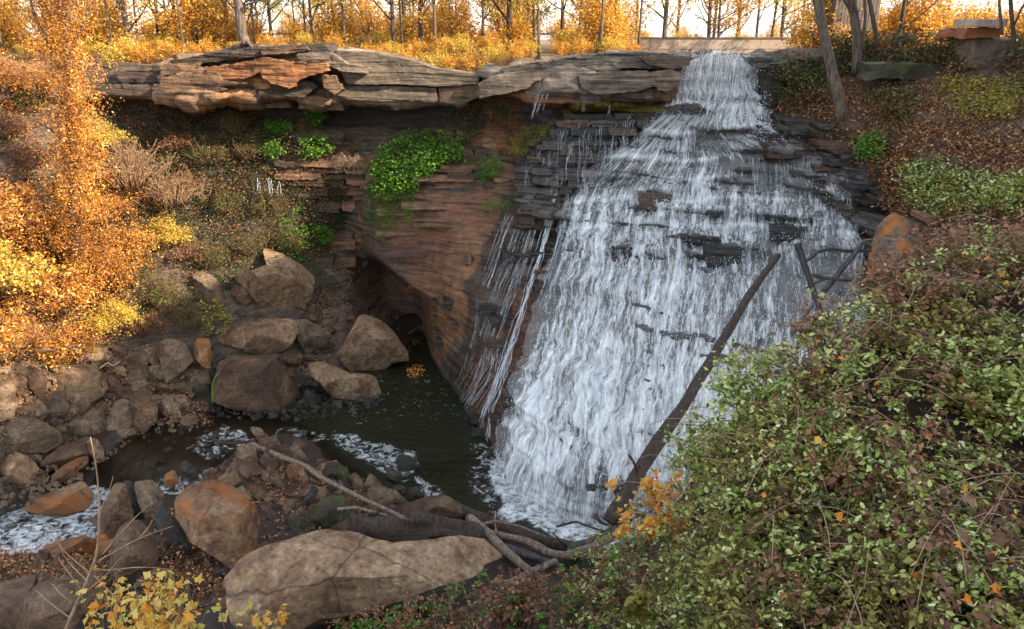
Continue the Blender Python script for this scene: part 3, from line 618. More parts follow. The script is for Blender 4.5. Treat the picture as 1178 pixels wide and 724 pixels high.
# droplets flying off the main fall
nd = 30000
ii = rng.integers(0, sD.shape[0], nd); jj = (rng.random(nd)**.9*sD.shape[1]).astype(int).clip(0, sD.shape[1]-1)
ok = sdn[ii, jj] + rng.normal(0, .06, nd) > .36; ii, jj = ii[ok], jj[ok]
pp = sD[ii, jj] + sN[ii, jj]*rng.uniform(.15, .6, len(ii))[:, None] + rng.normal(0, .12, (len(ii), 3))
def drops_mesh(name, pos, r, mat):
    n = len(pos); o = np.array([(1, 0, 0), (0, 1, 0), (-1, 0, 0), (0, -1, 0), (0, 0, 2.2), (0, 0, -2.8)], float)
    rr = r*rng.uniform(.4, 1.3, n)[:, None, None]; V = pos[:, None]+o[None]*rr + rng.normal(0, .25, (n, 6, 3))*rr
    f = np.array([(0, 1, 4), (1, 2, 4), (2, 3, 4), (3, 0, 4), (1, 0, 5), (2, 1, 5), (3, 2, 5), (0, 3, 5)])
    return mesh_np(name, V.reshape(-1, 3), (np.arange(n)[:, None, None]*6+f[None]).reshape(-1, 3), mat, True)
dm, t = newmat('droplets'); pr = N(t, 'ShaderNodeBsdfPrincipled', i_Roughness=.25); pr.inputs['Base Color'].default_value = (.8, .85, .88, 1); t.links.new(pr.outputs[0], N(t, 'ShaderNodeOutputMaterial').inputs[0])
obj('water_droplets', drops_mesh('water_droplets', pp, .012, dm), label='white droplets of water flying off the face of the waterfall', cat='spray', kind='stuff')

sm, t = newmat('strand_water'); pr = N(t, 'ShaderNodeBsdfPrincipled', i_Roughness=.3); pr.inputs['Base Color'].default_value = (.8, .85, .88, 1); tb = N(t, 'ShaderNodeBsdfTransparent'); mxs = N(t, 'ShaderNodeMixShader'); mxs.inputs[0].default_value = .5
t.links.new(tb.outputs[0], mxs.inputs[1]); t.links.new(pr.outputs[0], mxs.inputs[2]); t.links.new(mxs.outputs[0], N(t, 'ShaderNodeOutputMaterial').inputs[0])
# thin strands falling free from the slab
def strand(px0, py0, px1, py1, Y0, Y1, wpx):
    n = 40; t_ = np.linspace(0, 1, n); c = P(lerp(px0, px1, t_), lerp(py0, py1, t_), lerp(Y0, Y1, t_)); V = []
    for k in range(3):
        off = rng.normal(0, .04, (n, 3)).cumsum(0)*.2; V.append(tube_arrays(c+off+rng.normal(0, .07, 3), wpx*.45*(.2+.8*rng.random(n)), 5))
    return V
parts = []
for a in [(632,86,616,128,43.2,43.4,.03),(636,88,624,125,43.2,43.4,.025),(622,90,612,135,43.3,43.6,.02),(652,72,652,82,43.9,43.3,.05),(673,118,672,128,43,43.2,.02),
          (703,120,703,130,43,43.3,.02),(296,206,298,220,46,46,.03),(308,206,311,226,45.9,45.9,.035),(322,206,324,222,45.9,45.9,.02)]:
    parts += strand(*a)
for k in range(150):
    if k < 62: py = rng.uniform(132, 212); px = rng.uniform(np.interp(py, [131,150,170,190,220], [646,634,612,594,592]), np.interp(py, [131,150,185,220], [770,740,700,670]))
    else: py = rng.uniform(180, 262); px = rng.uniform(860, np.interp(py, [180,230,262], [930,985,990]))
    L_ = rng.uniform(8, 34); Y_ = tY(px, py)-.78; x1 = px+rng.normal(0, 1.2)-(2 if px < 760 else 0); parts += strand(px, py, x1, py+L_, Y_, Y_-.05, rng.uniform(.012, .026))[:2]
def trickle(pts, w_, n_=3, sp=2.0):
    out = []
    for k in range(n_):
        q = resample(np.array(pts, float)+rng.normal(0, sp, (1, 2)), 60); q[:, 0] += 2.2*fbm(np.stack([q[:, 1]*.07, q[:, 1]*0+k*9.1, q[:, 1]*0], -1), 3, k)*2; Yq = terrY(q[:, 0], q[:, 1])-.30
        out.append(tube_arrays(P(q[:, 0], q[:, 1], Yq), w_*(.15+1.3*np.abs(fbm(np.stack([q[:, 1]*.12+k*5, q[:, 1]*0, q[:, 1]*0], -1), 3, k+3))), 4))
    return out
for pts_, w_, n_ in [([(640,222),(632,260),(620,300),(604,350),(590,395),(572,440),(556,480)], .10, 6), ([(622,230),(610,275),(592,325),(575,370),(560,410),(545,445),(532,466)], .06, 5), ([(604,238),(594,270),(580,310),(566,350),(556,390)], .05, 4),
                     ([(592,242),(582,262),(572,290),(560,330)], .06, 4), ([(662,222),(654,262),(640,310),(626,350)], .09, 5), ([(592,390),(580,430),(566,470),(560,505)], .08, 5), ([(572,402),(566,430),(548,456),(534,480)], .07, 4), ([(550,350),(544,390),(532,430),(520,452)], .035, 3)]:
    parts += trickle(pts_, w_*.20, n_*2, 3.5)
v, f = join(parts); obj('free_falling_strands', mesh_np('free_falling_strands', v, f, sm), kind='structure')

#PART2
# ------------------------------------------------------------------ rocks
M_TAN = rock_mat('sandstone_tan', (.15, .085, .045), (.28, .175, .098), (.39, .27, .165), .8, .85, .6, .3)
M_GREY = rock_mat('shale_grey', (.09, .056, .033), (.18, .118, .070), (.28, .195, .125), .9, .85, .6, .5)
M_BROWN = rock_mat('rock_brown', (.055, .029, .015), (.135, .073, .038), (.23, .145, .08), 1.0, .75, .7, .4)
M_WET = rock_mat('rock_wet', (.018, .015, .012), (.04, .032, .025), (.09, .075, .06), 1.0, .38, .6, .3)
M_RUST = rock_mat('rock_rust', (.085, .038, .017), (.20, .10, .045), (.32, .21, .125), .8, .5, .5, .3, lichen=(.30, .10, .018))
M_MOSS = rock_mat('rock_mossy', (.02, .022, .008), (.05, .04, .02), (.10, .09, .06), 1.0, .5, .6, .2, lichen=(.05, .07, .01))
M_LICH = rock_mat('rock_orange_lichen', (.10, .07, .045), (.20, .13, .085), (.30, .22, .16), 1.2, .8, .7, .3, lichen=(.45, .14, .02))
M_SLAB = rock_mat('slab_pale', (.20, .112, .058), (.36, .225, .125), (.46, .32, .20), .55, .85, .5, .25)
def ico(sub):
    import bmesh
    bm = bmesh.new(); bmesh.ops.create_icosphere(bm, subdivisions=sub, radius=1)
    v = np.array([x.co[:] for x in bm.verts]); f = np.array([[q.index for q in x.verts] for x in bm.faces]); bm.free(); return v, f
ICO = {k: ico(k) for k in (3, 4, 5, 6)}
def surfY(px, py): return float(min(terrY(px, py)[0], Yz(py, -18.02)))
def rock_from_outline(poly, depth=.8, seed=0, sub=5, facets=16, rough=.022, Y=None, z=None, flat=.0):
    poly = np.array(poly, float); c = (poly.max(0)+poly.min(0))/2*.5 + poly.mean(0)*.5
    ext = (poly.max(0)-poly.min(0)); pb = poly[:, 1].max()
    if Y is None: Yb = surfY(c[0], pb-.06*ext[1]) if z is None else float(Yz(pb, z))
    else: Yb = Y
    sc = Yb/float(ray(c[0], pb)[1])/FPX            # metres per pixel there
    dm_ = depth*min(ext[0], ext[1]*1.6)*sc*.5
    Yc = Yb + dm_*.2; ctr = P(c[0], c[1], Yc)
    fw = ctr/np.linalg.norm(ctr); rt = np.cross(fw, [0, 0, 1.]); rt /= np.linalg.norm(rt); up = np.cross(rt, fw)
    # outline in metres around the centre
    pw = np.array([P(q[0], q[1], Yc) for q in poly]) - ctr; a = pw@rt; b = pw@up
    n = len(poly); th = []; rr = []
    for i in range(n):
        for t_ in np.linspace(0, 1, 24, endpoint=False):
            x = lerp(a[i], a[(i+1) % n], t_); y = lerp(b[i], b[(i+1) % n], t_); th.append(math.atan2(y, x)); rr.append(math.hypot(x, y))
    o = np.argsort(th); th = np.array(th)[o]; rr = np.array(rr)[o]
    V, F = ICO[sub]; r_ = np.random.default_rng(seed)
    ang = np.arctan2(V[:, 1], V[:, 0]); rad = np.interp(ang, th, rr, period=2*np.pi); rho = np.hypot(V[:, 0], V[:, 1])
    k = np.sin(np.arctan2(rho, np.abs(V[:, 2]))*1.0)**.55
    q = np.stack([np.cos(ang)*rad*k, np.sin(ang)*rad*k, np.sign(V[:, 2])*np.abs(V[:, 2])**.65*dm_], -1)
    hb = np.abs(q).max(0); q = q/hb; a0 = r_.uniform(0, 6.28)
    for i_ in range(facets):
        if i_ < 1: nn = np.array([r_.uniform(-.5, .5), .95, .65 if not flat else 1.3]); hf = (flat or r_.uniform(.34, .52))
        elif i_ < 2: nn = np.array([r_.uniform(-.3, .3), -.45, 1.0]); hf = r_.uniform(.5, .66)
        elif i_ < 5: a_ = (0, 3.14, 4.7)[i_-2]+r_.uniform(-.5, .5); nn = np.array([math.cos(a_)*.9, math.sin(a_)*.7+.15, r_.uniform(.4, .8)]); hf = r_.uniform(.42, .64)
        elif i_ < 7: nn = np.array([r_.uniform(-.4, .4), 1.0, r_.uniform(.25, .8)]); hf = r_.uniform(.62, .85)
        else: nn = r_.normal(size=3); nn[2] += .4*np.sign(nn[2]); hf = r_.uniform(.74, .93)
        nn /= np.linalg.norm(nn); s = (q@nn); h = s.max()*hf; q = q - np.maximum(s-h, 0)[:, None]*nn*.98
    q = q*hb
    for c_, arr in ((0, a), (1, b)):
        l0, l1 = q[:, c_].min(), q[:, c_].max(); t0, t1 = arr.min()*1.03, arr.max()*1.03; q[:, c_] = t0+(q[:, c_]-l0)/(l1-l0)*(t1-t0)
    size = float(np.sqrt(ext[0]*ext[1]))*sc
    bed = r_.normal(size=3)*.3+np.array([0, 1, 0]); bed /= np.linalg.norm(bed)
    lay = vnoise(np.stack([(q@bed)/size*7, q[:, 0]/size*.8, q[:, 2]/size*.8], -1), seed)
    nd_ = q/(np.linalg.norm(q, axis=1, keepdims=True)+1e-9)
    q = q + nd_*(size*(rough*1.5*fbm(q/size*2.2+seed, 5, seed) + rough*.35*sstep(.1, .2, lay) + rough*.4*fbm(q/size*9+seed, 3, seed+4)))[:, None]
    wv = ctr + q[:, :1]*rt + q[:, 1:2]*up - q[:, 2:3]*fw
    return wv, F, ctr
def boulder(label, poly, mat=M_GREY, depth=.9, seed=None, group=None, name='boulder', cat='boulder', sub=None, **kw):
    global _bs; _bs += 1
    poly = np.array(poly, float); e = max(poly.max(0)-poly.min(0)); sub = sub or (6 if e > 110 else 5 if e > 30 else 4)
    v, f, ctr = rock_from_outline(poly, depth, seed or _bs, sub, **kw)
    base = ctr.copy(); base[2] = v[:, 2].min(); me = mesh_np(name, v-base, f, mat, True)
    try: me.set_sharp_from_angle(angle=math.radians(24))
    except Exception: pass
    o = obj(name, me, None, label, cat, group); o.location = [float(x) for x in base]; return o
_bs = 100
R = boulder
R('largest upper boulder, smooth grey angular block with a crack, perched above the shelf boulder', [(269,320),(297,311),(309,306),(300,287),(311,286),(335,297),(361,318),(357,345),(342,361),(325,362),(300,350),(283,330)], M_TAN, 1.0, facets=6)
R('narrow upright grey boulder with creased face among dry scrub left of the largest upper boulder', [(224,313),(233,313),(252,325),(260,349),(240,361),(231,352),(222,325)], M_GREY)
R('small grey boulder tucked under the left edge of the largest upper boulder', [(267,328),(278,330),(295,349),(283,353),(266,344)], M_BROWN)
R('wide shelf-like grey boulder with rust underside jutting over the blocky stream boulder', [(246,389),(269,380),(305,367),(335,366),(347,374),(342,385),(330,402),(302,411),(275,400),(258,396)], M_TAN, 1.0, facets=6)
R('grey boulder with a pale chipped edge at the right end of the shelf boulder', [(340,368),(350,367),(366,376),(380,386),(379,400),(362,400),(355,409),(343,392)], M_GREY)
R('big blocky layered boulder with a pale band along its foot at the stream edge', [(252,423),(258,411),(281,415),(307,423),(326,427),(330,438),(345,452),(344,476),(295,475),(264,470),(246,463),(245,439)], M_BROWN, .8, facets=6)
R('dull brown wedge stone between the shelf boulder and the blocky stream boulder', [(313,421),(334,402),(349,411),(343,421),(329,426)], M_BROWN)
R('pyramid-shaped tan boulder standing at the left edge of the dark pool', [(389,410),(406,386),(419,361),(437,370),(451,385),(468,407),(470,416),(451,419),(430,432),(406,429)], M_TAN, .9, facets=7)
R('split grey and orange boulder in the water below the pyramid-shaped boulder', [(355,417),(371,418),(390,426),(402,431),(431,433),(438,440),(438,454),(433,463),(409,465),(383,457),(371,443),(362,436)], M_TAN, .8)
R('pointed triangular slab hanging under the dry scrub on the left bank', [(184,395),(191,390),(212,393),(222,414),(191,440),(186,424)], M_GREY, .6)
R('rusty upright stone wedged between the triangular slab and the blocky boulder', [(221,400),(229,389),(241,391),(244,412),(243,427),(234,420),(222,407)], M_RUST)
R('large tan boulder with a rounded grey scar among the left bank rubble', [(52,437),(62,423),(76,412),(97,420),(112,428),(124,447),(119,456),(97,468),(85,465),(66,452)], M_TAN, .8, facets=6)
R('brown shield-shaped boulder pointing down left of the scarred tan boulder', [(25,426),(35,421),(48,424),(54,435),(50,450),(47,461),(38,448),(27,436)], M_BROWN, .7)
R('flat dark stone left of the shield-shaped boulder at the picture edge', [(-8,438),(10,437),(24,433),(26,444),(10,449),(-8,451)], M_BROWN)
R('small tan block above the flat dark stone at the picture edge', [(-10,424),(10,420),(13,429),(0,436),(-10,436)], M_TAN)
R('square brown block just above the long banded slab', [(28,470),(47,469),(48,482),(28,484)], M_BROWN)
R('low grey stone beside the square brown block', [(50,482),(60,470),(68,475),(64,485)], M_GREY)
R('long banded slab lying at the left edge above the round pale boulder', [(-12,478),(20,480),(48,488),(68,500),(72,509),(50,521),(20,521),(-12,517)], M_GREY, 1.0)
R('small upright tan stone under the dead branch on the left bank', [(96,403),(102,390),(109,394),(108,405),(103,411)], M_TAN)
R('flat tan stone just left of the small upright stone', [(78,406),(98,406),(93,416),(85,415)], M_TAN)
R('small flat stone right of the small upright stone', [(118,407),(134,413),(126,418),(119,413)], M_GREY)
R('angular brown stone at the top of the rubble under the scrub', [(128,398),(145,402),(142,412),(131,408)], M_BROWN)
R('grey slab stone with a smooth top right of the angular brown stone', [(140,414),(150,404),(166,410),(173,418),(159,428),(145,425)], M_GREY)
R('pale triangular stone right of the scarred tan boulder', [(127,431),(136,420),(144,423),(145,433),(130,434)], M_TAN)
R('round grey stone with a swirled face in the middle of the rubble', [(149,448),(154,434),(166,436),(172,444),(160,452)], M_GREY)
R('drab wedge stone touching the right side of the scarred tan boulder', [(120,430),(128,432),(147,455),(135,460),(124,456)], M_BROWN)
R('left of the two tall upright boulders at the stream edge, with a pale crest', [(123,485),(135,461),(149,458),(150,487),(140,503),(128,503),(123,492)], M_GREY, .9)
R('right of the two tall upright boulders at the stream edge, broad and dark', [(150,451),(166,456),(183,472),(180,485),(166,499),(154,498),(151,477)], M_BROWN, .9)
R('grey faceted boulder above the leaning grey-brown boulder', [(74,500),(82,485),(92,480),(102,482),(104,500),(90,505)], M_GREY)
R('small grey boulder left of the left tall upright boulder', [(101,487),(110,486),(120,500),(106,505)], M_GREY)
R('slanting grey slab just right of the two tall upright boulders', [(179,462),(190,453),(202,460),(210,485),(198,482),(186,474)], M_GREY)
R('whitish stone right of the slanting grey slab', [(196,455),(212,456),(221,463),(213,477),(205,474)], M_TAN)
R('mossy brown stone between the whitish stone and the blocky stream boulder', [(217,447),(228,440),(241,444),(240,459),(224,458)], M_MOSS)
R('dark stone on the rubble directly under the triangular slab', [(178,440),(190,443),(204,448),(200,454),(186,451)], M_BROWN)
R('round pale boulder at the left edge beside the rushing water', [(-14,526),(17,522),(35,529),(52,548),(50,556),(28,567),(-14,563)], M_SLAB, 1.0, facets=6, z=-18.6)
R('leaning grey-brown boulder with a pointed left end above the small cascade', [(46,533),(67,517),(100,502),(112,508),(104,525),(69,541),(52,543)], M_BROWN, .9, z=-18.4)
R('wet orange-topped stone under the leaning grey-brown boulder', [(56,558),(66,543),(97,525),(103,528),(97,537),(76,552),(63,560)], M_RUST, z=-18.5)
R('small mossy stone at the lip of the small cascade', [(101,510),(107,504),(119,516),(119,531),(110,533),(102,519)], M_TAN, z=-18.2)
R('orange oval boulder lying in white foam at lower left', [(29,586),(52,569),(95,553),(109,569),(104,585),(69,594),(43,590)], M_RUST, 1.0, facets=6, z=-18.75)
R('tall tan-brown boulder standing right of the foam pool', [(105,600),(119,590),(135,555),(142,554),(155,598),(135,623),(121,612)], M_BROWN, .8, z=-18.6)
R('grey-white streaked boulder right of the tall tan-brown boulder', [(154,555),(173,552),(188,567),(183,586),(173,602),(161,583)], M_GREY, z=-18.3)
R('dark wet stone squeezed between the tall tan-brown boulder and the grey-white streaked boulder', [(138,555),(152,559),(159,586),(166,597),(154,597)], M_WET, z=-18.3)
R('tall arched brown boulder below the tall tan-brown boulder, dark hollow under it', [(130,672),(132,640),(138,615),(150,598),(165,600),(178,620),(182,650),(176,664),(160,657),(145,667)], M_BROWN, .8, z=-18.4)
R('flat rusty orange slab at the lower edge of the foam pool', [(43,645),(60,625),(98,617),(112,622),(112,633),(85,648),(58,654)], M_RUST, 1.2, z=-18.8)
R('small rusty stone right of the flat rusty orange slab', [(108,636),(120,622),(133,620),(134,634),(118,645),(108,645)], M_RUST, z=-18.7)
R('dark brown boulder cut by the lower left corner of the picture', [(-20,680),(25,662),(44,664),(32,690),(22,735),(-20,745)], M_BROWN, 1.0, z=-18.3)
R('large dark mottled boulder near the lower left corner behind the bare sapling', [(28,692),(45,672),(80,660),(105,655),(118,665),(120,690),(95,705),(75,740),(25,745)], M_BROWN, 1.0, z=-18.3)
R('low dark stone behind the yellow-leaved shrub', [(118,684),(140,683),(152,706),(130,722),(100,718)], M_WET, z=-18.2)
R('broad central boulder with a tan crest and smooth rust-brown flank', [(200,574),(207,559),(247,560),(262,560),(297,588),(300,605),(294,640),(287,660),(273,662),(245,640),(221,626),(204,602)], M_RUST, .8, facets=7)
R('slanted black-sided slab leaning on the left of the broad central boulder', [(176,585),(190,583),(205,600),(219,625),(219,638),(212,642),(200,628),(183,605)], M_WET, .7)
R('little brown stone between the arched boulder and the slanted slab', [(180,617),(190,617),(199,628),(192,638),(184,632)], M_BROWN)
R('small dark capped stone in the stream above the broad central boulder', [(206,544),(212,530),(226,541),(225,548),(210,549)], M_WET)
R('small orange-brown stone in the stream left of the dark capped stone', [(190,543),(202,542),(206,555),(203,559),(190,559)], M_RUST)
R('upright pillar stone at the crossing of the two driftwood poles', [(269,540),(276,512),(292,511),(297,532),(287,545)], M_GREY)
R('narrow tipped stone half in the stream above the pillar stone', [(288,492),(297,490),(312,506),(309,510),(298,504)], M_TAN)
R('small pointed stone behind the long driftwood pole', [(331,523),(340,511),(353,528),(356,535),(337,532)], M_GREY)
R('round orange and black boulder under the long driftwood pole', [(330,544),(334,534),(346,535),(359,549),(356,560),(337,558)], M_RUST)
R('small smooth round pinkish stone left of the orange and black boulder', [(316,551),(321,548),(328,553),(325,560),(318,559)], M_TAN, sub=4)
R('yellow-brown mossy boulder at the right end of the long driftwood pole', [(370,541),(376,532),(390,534),(404,548),(410,560),(395,560),(376,553)], M_MOSS)
R('smooth wet purple-brown stone below the yellow-brown mossy boulder', [(376,562),(390,554),(408,566),(395,577),(380,572)], M_WET)
R('black mossy boulder above the pale foreground slab', [(360,592),(380,571),(395,570),(402,590),(397,612),(372,612)], M_MOSS)
R('greenish ribbed stone left of the black mossy boulder', [(331,598),(338,592),(352,602),(358,613),(340,618)], M_MOSS)
R('thin dark slab set on edge in the leaf litter', [(343,588),(361,560),(366,568),(356,590),(347,592)], M_WET)
R('larger of two wet rocks ringed by foam in the pool', [(455,523),(470,522),(483,538),(480,543),(464,542)], M_WET, z=-18.1)
R('smaller of two wet rocks ringed by foam in the pool', [(444,541),(452,538),(465,549),(463,556),(449,551)], M_WET, z=-18.1)
R('grey flat-faced block behind the thin driftwood stick', [(423,560),(438,558),(456,571),(446,580),(440,592),(424,592)], M_GREY)
R('brown angular stone right of the flat-faced block', [(446,577),(461,571),(470,580),(464,588),(446,588)], M_BROWN)
R('rounded brown boulder on the shore beneath the driftwood tangle', [(463,586),(473,574),(490,571),(508,575),(532,597),(520,606),(468,600)], M_BROWN)
R('small dark stone at the shore above the brown angular stone', [(452,562),(460,558),(467,564),(462,572),(454,570)], M_WET)
R('small dark stone in the corner of the shore foam', [(470,564),(477,560),(485,568),(480,577),(471,573)], M_WET)
R('long pale sandstone slab filling the foreground left of the shrubs', [(268,668),(285,643),(345,614),(372,608),(400,611),(450,622),(480,622),(530,615),(568,616),(583,640),(553,650),(547,662),(500,674),(460,688),(410,704),(370,708),(345,726),(315,734),(285,714)], M_SLAB, .55, facets=7, flat=.45, rough=.03, name='sandstone_slab', cat='rock slab', z=-18.0)
R('dark flat stone beneath the rust flank of the broad central boulder', [(243,652),(262,650),(276,658),(272,668),(250,664)], M_WET)
R('brown block between the broad central boulder and the pale foreground slab', [(290,628),(306,622),(318,638),(308,641),(293,636)], M_BROWN)
R('rust-brown block at the left foot of the pale foreground slab', [(243,692),(262,684),(276,690),(272,706),(250,708)], M_BROWN)
R('orange lichen-covered boulder at the right edge of the waterfall', [(1000,350),(998,305),(1006,265),(1028,247),(1052,248),(1062,280),(1062,315),(1050,350)], M_LICH, .9, Y=31.5, facets=7)
R('brown ledge block under the foot of the leaning tree', [(968,142),(985,140),(1002,147),(1000,156),(975,154)], M_BROWN)
R('dark square block at the right lip of the falls below the bridge', [(882,62),(905,57),(948,56),(955,64),(950,82),(900,74),(884,70)], M_BROWN, 1.0, Y=45.2)

# scattered stones: individual copies of a few shapes
protos = {}
def scatter(n, poly, size, label, group, mat, ztop=None, cat='stone'):
    poly = np.array(poly, float); lo, hi = poly.min(0), poly.max(0); k = 0
    key = mat.name
    if key not in protos:
        L_ = []
        for s in range(5):
            V, F = ICO[3]; q = V*np.array([1, .8, .6]); r_ = np.random.default_rng(s+len(protos)*9)
            for _ in range(7):
                nn = r_.normal(size=3); nn /= np.linalg.norm(nn); d = q@nn; q = q-np.maximum(d-d.max()*r_.uniform(.55, .85), 0)[:, None]*nn
            q = q*(1+.10*fbm(q*2+s*7, 4, s))[:, None]; m_ = mesh_np('stone', q, F, mat, True)
            try: m_.set_sharp_from_angle(angle=math.radians(35))
            except Exception: pass
            L_.append(m_)
        protos[key] = L_
    while k < n:
        q = lo + rng.random(2)*(hi-lo)
        if not inpoly(q[0], q[1], poly): continue
        Y = surfY(q[0], q[1]); p = P(q[0], q[1], Y); s = size*math.exp(rng.normal(0, .45))
        o = obj('stone', protos[key][rng.integers(5)], None, label, cat, group)
        o.location = [float(p[0]), float(p[1]+s*.2), float(p[2]+s*.12)]; o.scale = (s, s, s)
        o.rotation_euler = (rng.uniform(-.4, .4), rng.uniform(-.4, .4), rng.uniform(0, 6.28)); k += 1
scatter(110, [(0,405),(180,400),(240,440),(240,480),(190,495),(100,505),(0,480)], .40, 'loose brown stone in the rubble between the left bank boulders', 'loose stones in the left bank rubble', M_GREY)
scatter(62, [(250,548),(300,505),(365,540),(440,575),(400,610),(300,600)], .22, 'small stone in the leaf-strewn gravel bar beside the pool', 'stones of the gravel bar', M_BROWN)
scatter(34, [(250,548),(300,505),(365,540),(440,575),(400,610),(300,600)], .2, 'small pale grey stone in the leaf-strewn gravel bar beside the pool', 'pale stones of the gravel bar', M_TAN)
scatter(28, [(150,500),(280,485),(290,505),(240,545),(170,545),(130,520)], .17, 'wet stone breaking the surface of the shallow stream', 'stones in the shallow stream', M_WET)
scatter(40, [(180,600),(330,640),(300,720),(150,710),(170,640)], .26, 'dark stone in the hollow between the broad central boulder and the yellow-leaved shrub', 'stones in the lower hollow', M_WET)
scatter(22, [(250,350),(300,350),(345,430),(350,470),(260,380)], .26, 'brown stone jammed among the boulders under the largest upper boulder', 'stones under the upper boulder', M_BROWN)
scatter(6, [(0,655),(110,650),(110,670),(0,670)], .18, 'small stone on the leaf-covered shore under the rusty slab', 'stones on the lower left shore', M_BROWN)

def gravel(poly, n, size, mat, label):
    poly = np.array(poly, float); lo, hi = poly.min(0), poly.max(0); q = lo+rng.random((n*4, 2))*(hi-lo); q = q[inpoly(q[:, 0], q[:, 1], poly)][:n]; n = len(q)
    Y = np.minimum(terrY(q[:, 0], q[:, 1]), Yz(q[:, 1], -17.95)); c = P(q[:, 0], q[:, 1], Y)
    cube = np.array([(x, y, z) for x in (-1, 1) for y in (-1, 1) for z in (-1, 1)], float)*.6; f = np.array([[0, 1, 3, 2], [4, 6, 7, 5], [0, 4, 5, 1], [2, 3, 7, 6], [0, 2, 6, 4], [1, 5, 7, 3]])
    t_, b_, n_ = rot_frames(n, .2); sz = size*np.exp(rng.normal(.1, .62, n))[:, None, None]; l = (cube[None]+rng.normal(0, .22, (n, 8, 3)))*sz*np.array([1, .8, .5])
    V = c[:, None] + l[..., :1]*t_[:, None]+l[..., 1:2]*b_[:, None]+l[..., 2:]*n_[:, None]
    obj('gravel', mesh_np('gravel', V.reshape(-1, 3), (np.arange(n)[:, None, None]*8+f[None]).reshape(-1, 4), mat, False), None, label, 'gravel', None, 'stuff')
gravel([(-20,400),(120,398),(240,430),(245,490),(190,500),(60,520),(-20,480)], 1300, .06, M_GREY, 'broken shale chips between the left bank stones')
gravel([(235,550),(300,500),(340,515),(450,580),(420,625),(330,640),(260,710),(150,710),(180,600)], 4200, .08, M_BROWN, 'gravel between the boulders of the bar beside the pool')
gravel([(345,330),(400,340),(470,370),(480,400),(430,420),(380,430),(250,400),(350,440)], 900, .10, M_BROWN, 'dark shale chips on the slope at the cave')
gravel([(-20,490),(170,495),(120,530),(60,575),(-20,590)], 700, .065, M_GREY, 'broken stone under the boulders at the left edge')
gravel([(285,512),(345,520),(450,570),(470,600),(400,620),(300,610),(262,560)], 700, .17, M_BROWN, 'fist to head sized broken stones of the bar beside the pool')
gravel([(285,512),(345,520),(450,570),(470,600),(400,620),(300,610),(262,560)], 350, .17, M_GREY, 'grey broken stones of the bar beside the pool')
gravel([(240,400),(345,440),(440,430),(440,470),(345,485),(240,480)], 900, .09, M_WET, 'wet stones at the foot of the blocky stream boulder')
gravel([(-20,640),(130,640),(130,690),(-20,690)], 700, .08, M_BROWN, 'gravel on the shore at the lower left')

# ------------------------------------------------------------------ foliage materials
L_GOLD = leaf_mat('leaves_gold', [(.52,.20,.015),(.66,.32,.03),(.76,.44,.06),(.82,.58,.16)], .45, clump=[(.30,.10,.012),(.52,.20,.015),(.62,.36,.05)], cscale=.5)
L_GOLD2 = leaf_mat('leaves_lemon', [(.42,.24,.02),(.62,.42,.05),(.74,.56,.12)], .45)
L_ORANGE = leaf_mat('leaves_orange', [(.22,.05,.005),(.52,.17,.013),(.66,.30,.04),(.74,.48,.16)], .3, clump=[(.07,.025,.006),(.24,.075,.01),(.46,.20,.035)], cscale=.45)
L_YGREEN = leaf_mat('leaves_yellow_green', [(.12,.12,.02),(.25,.22,.03),(.42,.32,.05)], .4)
L_GREEN = leaf_mat('leaves_bright_green', [(.035,.09,.008),(.08,.19,.015),(.15,.27,.03)], .3)
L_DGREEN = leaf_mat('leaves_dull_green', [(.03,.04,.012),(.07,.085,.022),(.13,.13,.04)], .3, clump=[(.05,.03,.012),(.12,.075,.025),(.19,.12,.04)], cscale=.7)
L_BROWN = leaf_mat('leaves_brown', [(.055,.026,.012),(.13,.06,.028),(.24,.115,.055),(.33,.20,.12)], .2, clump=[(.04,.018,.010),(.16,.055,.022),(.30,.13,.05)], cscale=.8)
L_PALE = leaf_mat('leaves_pale_green', [(.05,.09,.010),(.19,.26,.035),(.42,.50,.13),(.68,.72,.42)], .35, clump=[(.10,.05,.014),(.22,.22,.035),(.48,.46,.13)], cscale=1.2)
L_LITTER = leaf_mat('leaf_litter', [(.07,.03,.012),(.18,.07,.022),(.32,.13,.04),(.38,.22,.11)], .05)
L_MAPLE = leaf_mat('maple_leaves_brown', [(.05,.022,.012),(.14,.06,.03),(.28,.15,.09)], .15)
L_MORANGE = leaf_mat('maple_leaves_orange', [(.60,.17,.015),(.68,.30,.04),(.66,.45,.10)], .35)
M_BARK = bark_mat('bark_grey_brown', (.03,.02,.014), (.14,.095,.065)); M_DBARK = bark_mat('bark_dark', (.018,.012,.009), (.07,.045,.03))
M_TWIG = bark_mat('dry_twigs', (.16,.08,.035), (.36,.21,.11)); M_DRIFT = bark_mat('driftwood', (.09,.06,.042), (.28,.205,.145)); M_WETWOOD = bark_mat('wet_wood', (.012,.010,.010), (.075,.065,.06), .35)
M_PTWIG = bark_mat('pale_twigs', (.26,.15,.085), (.45,.30,.19))

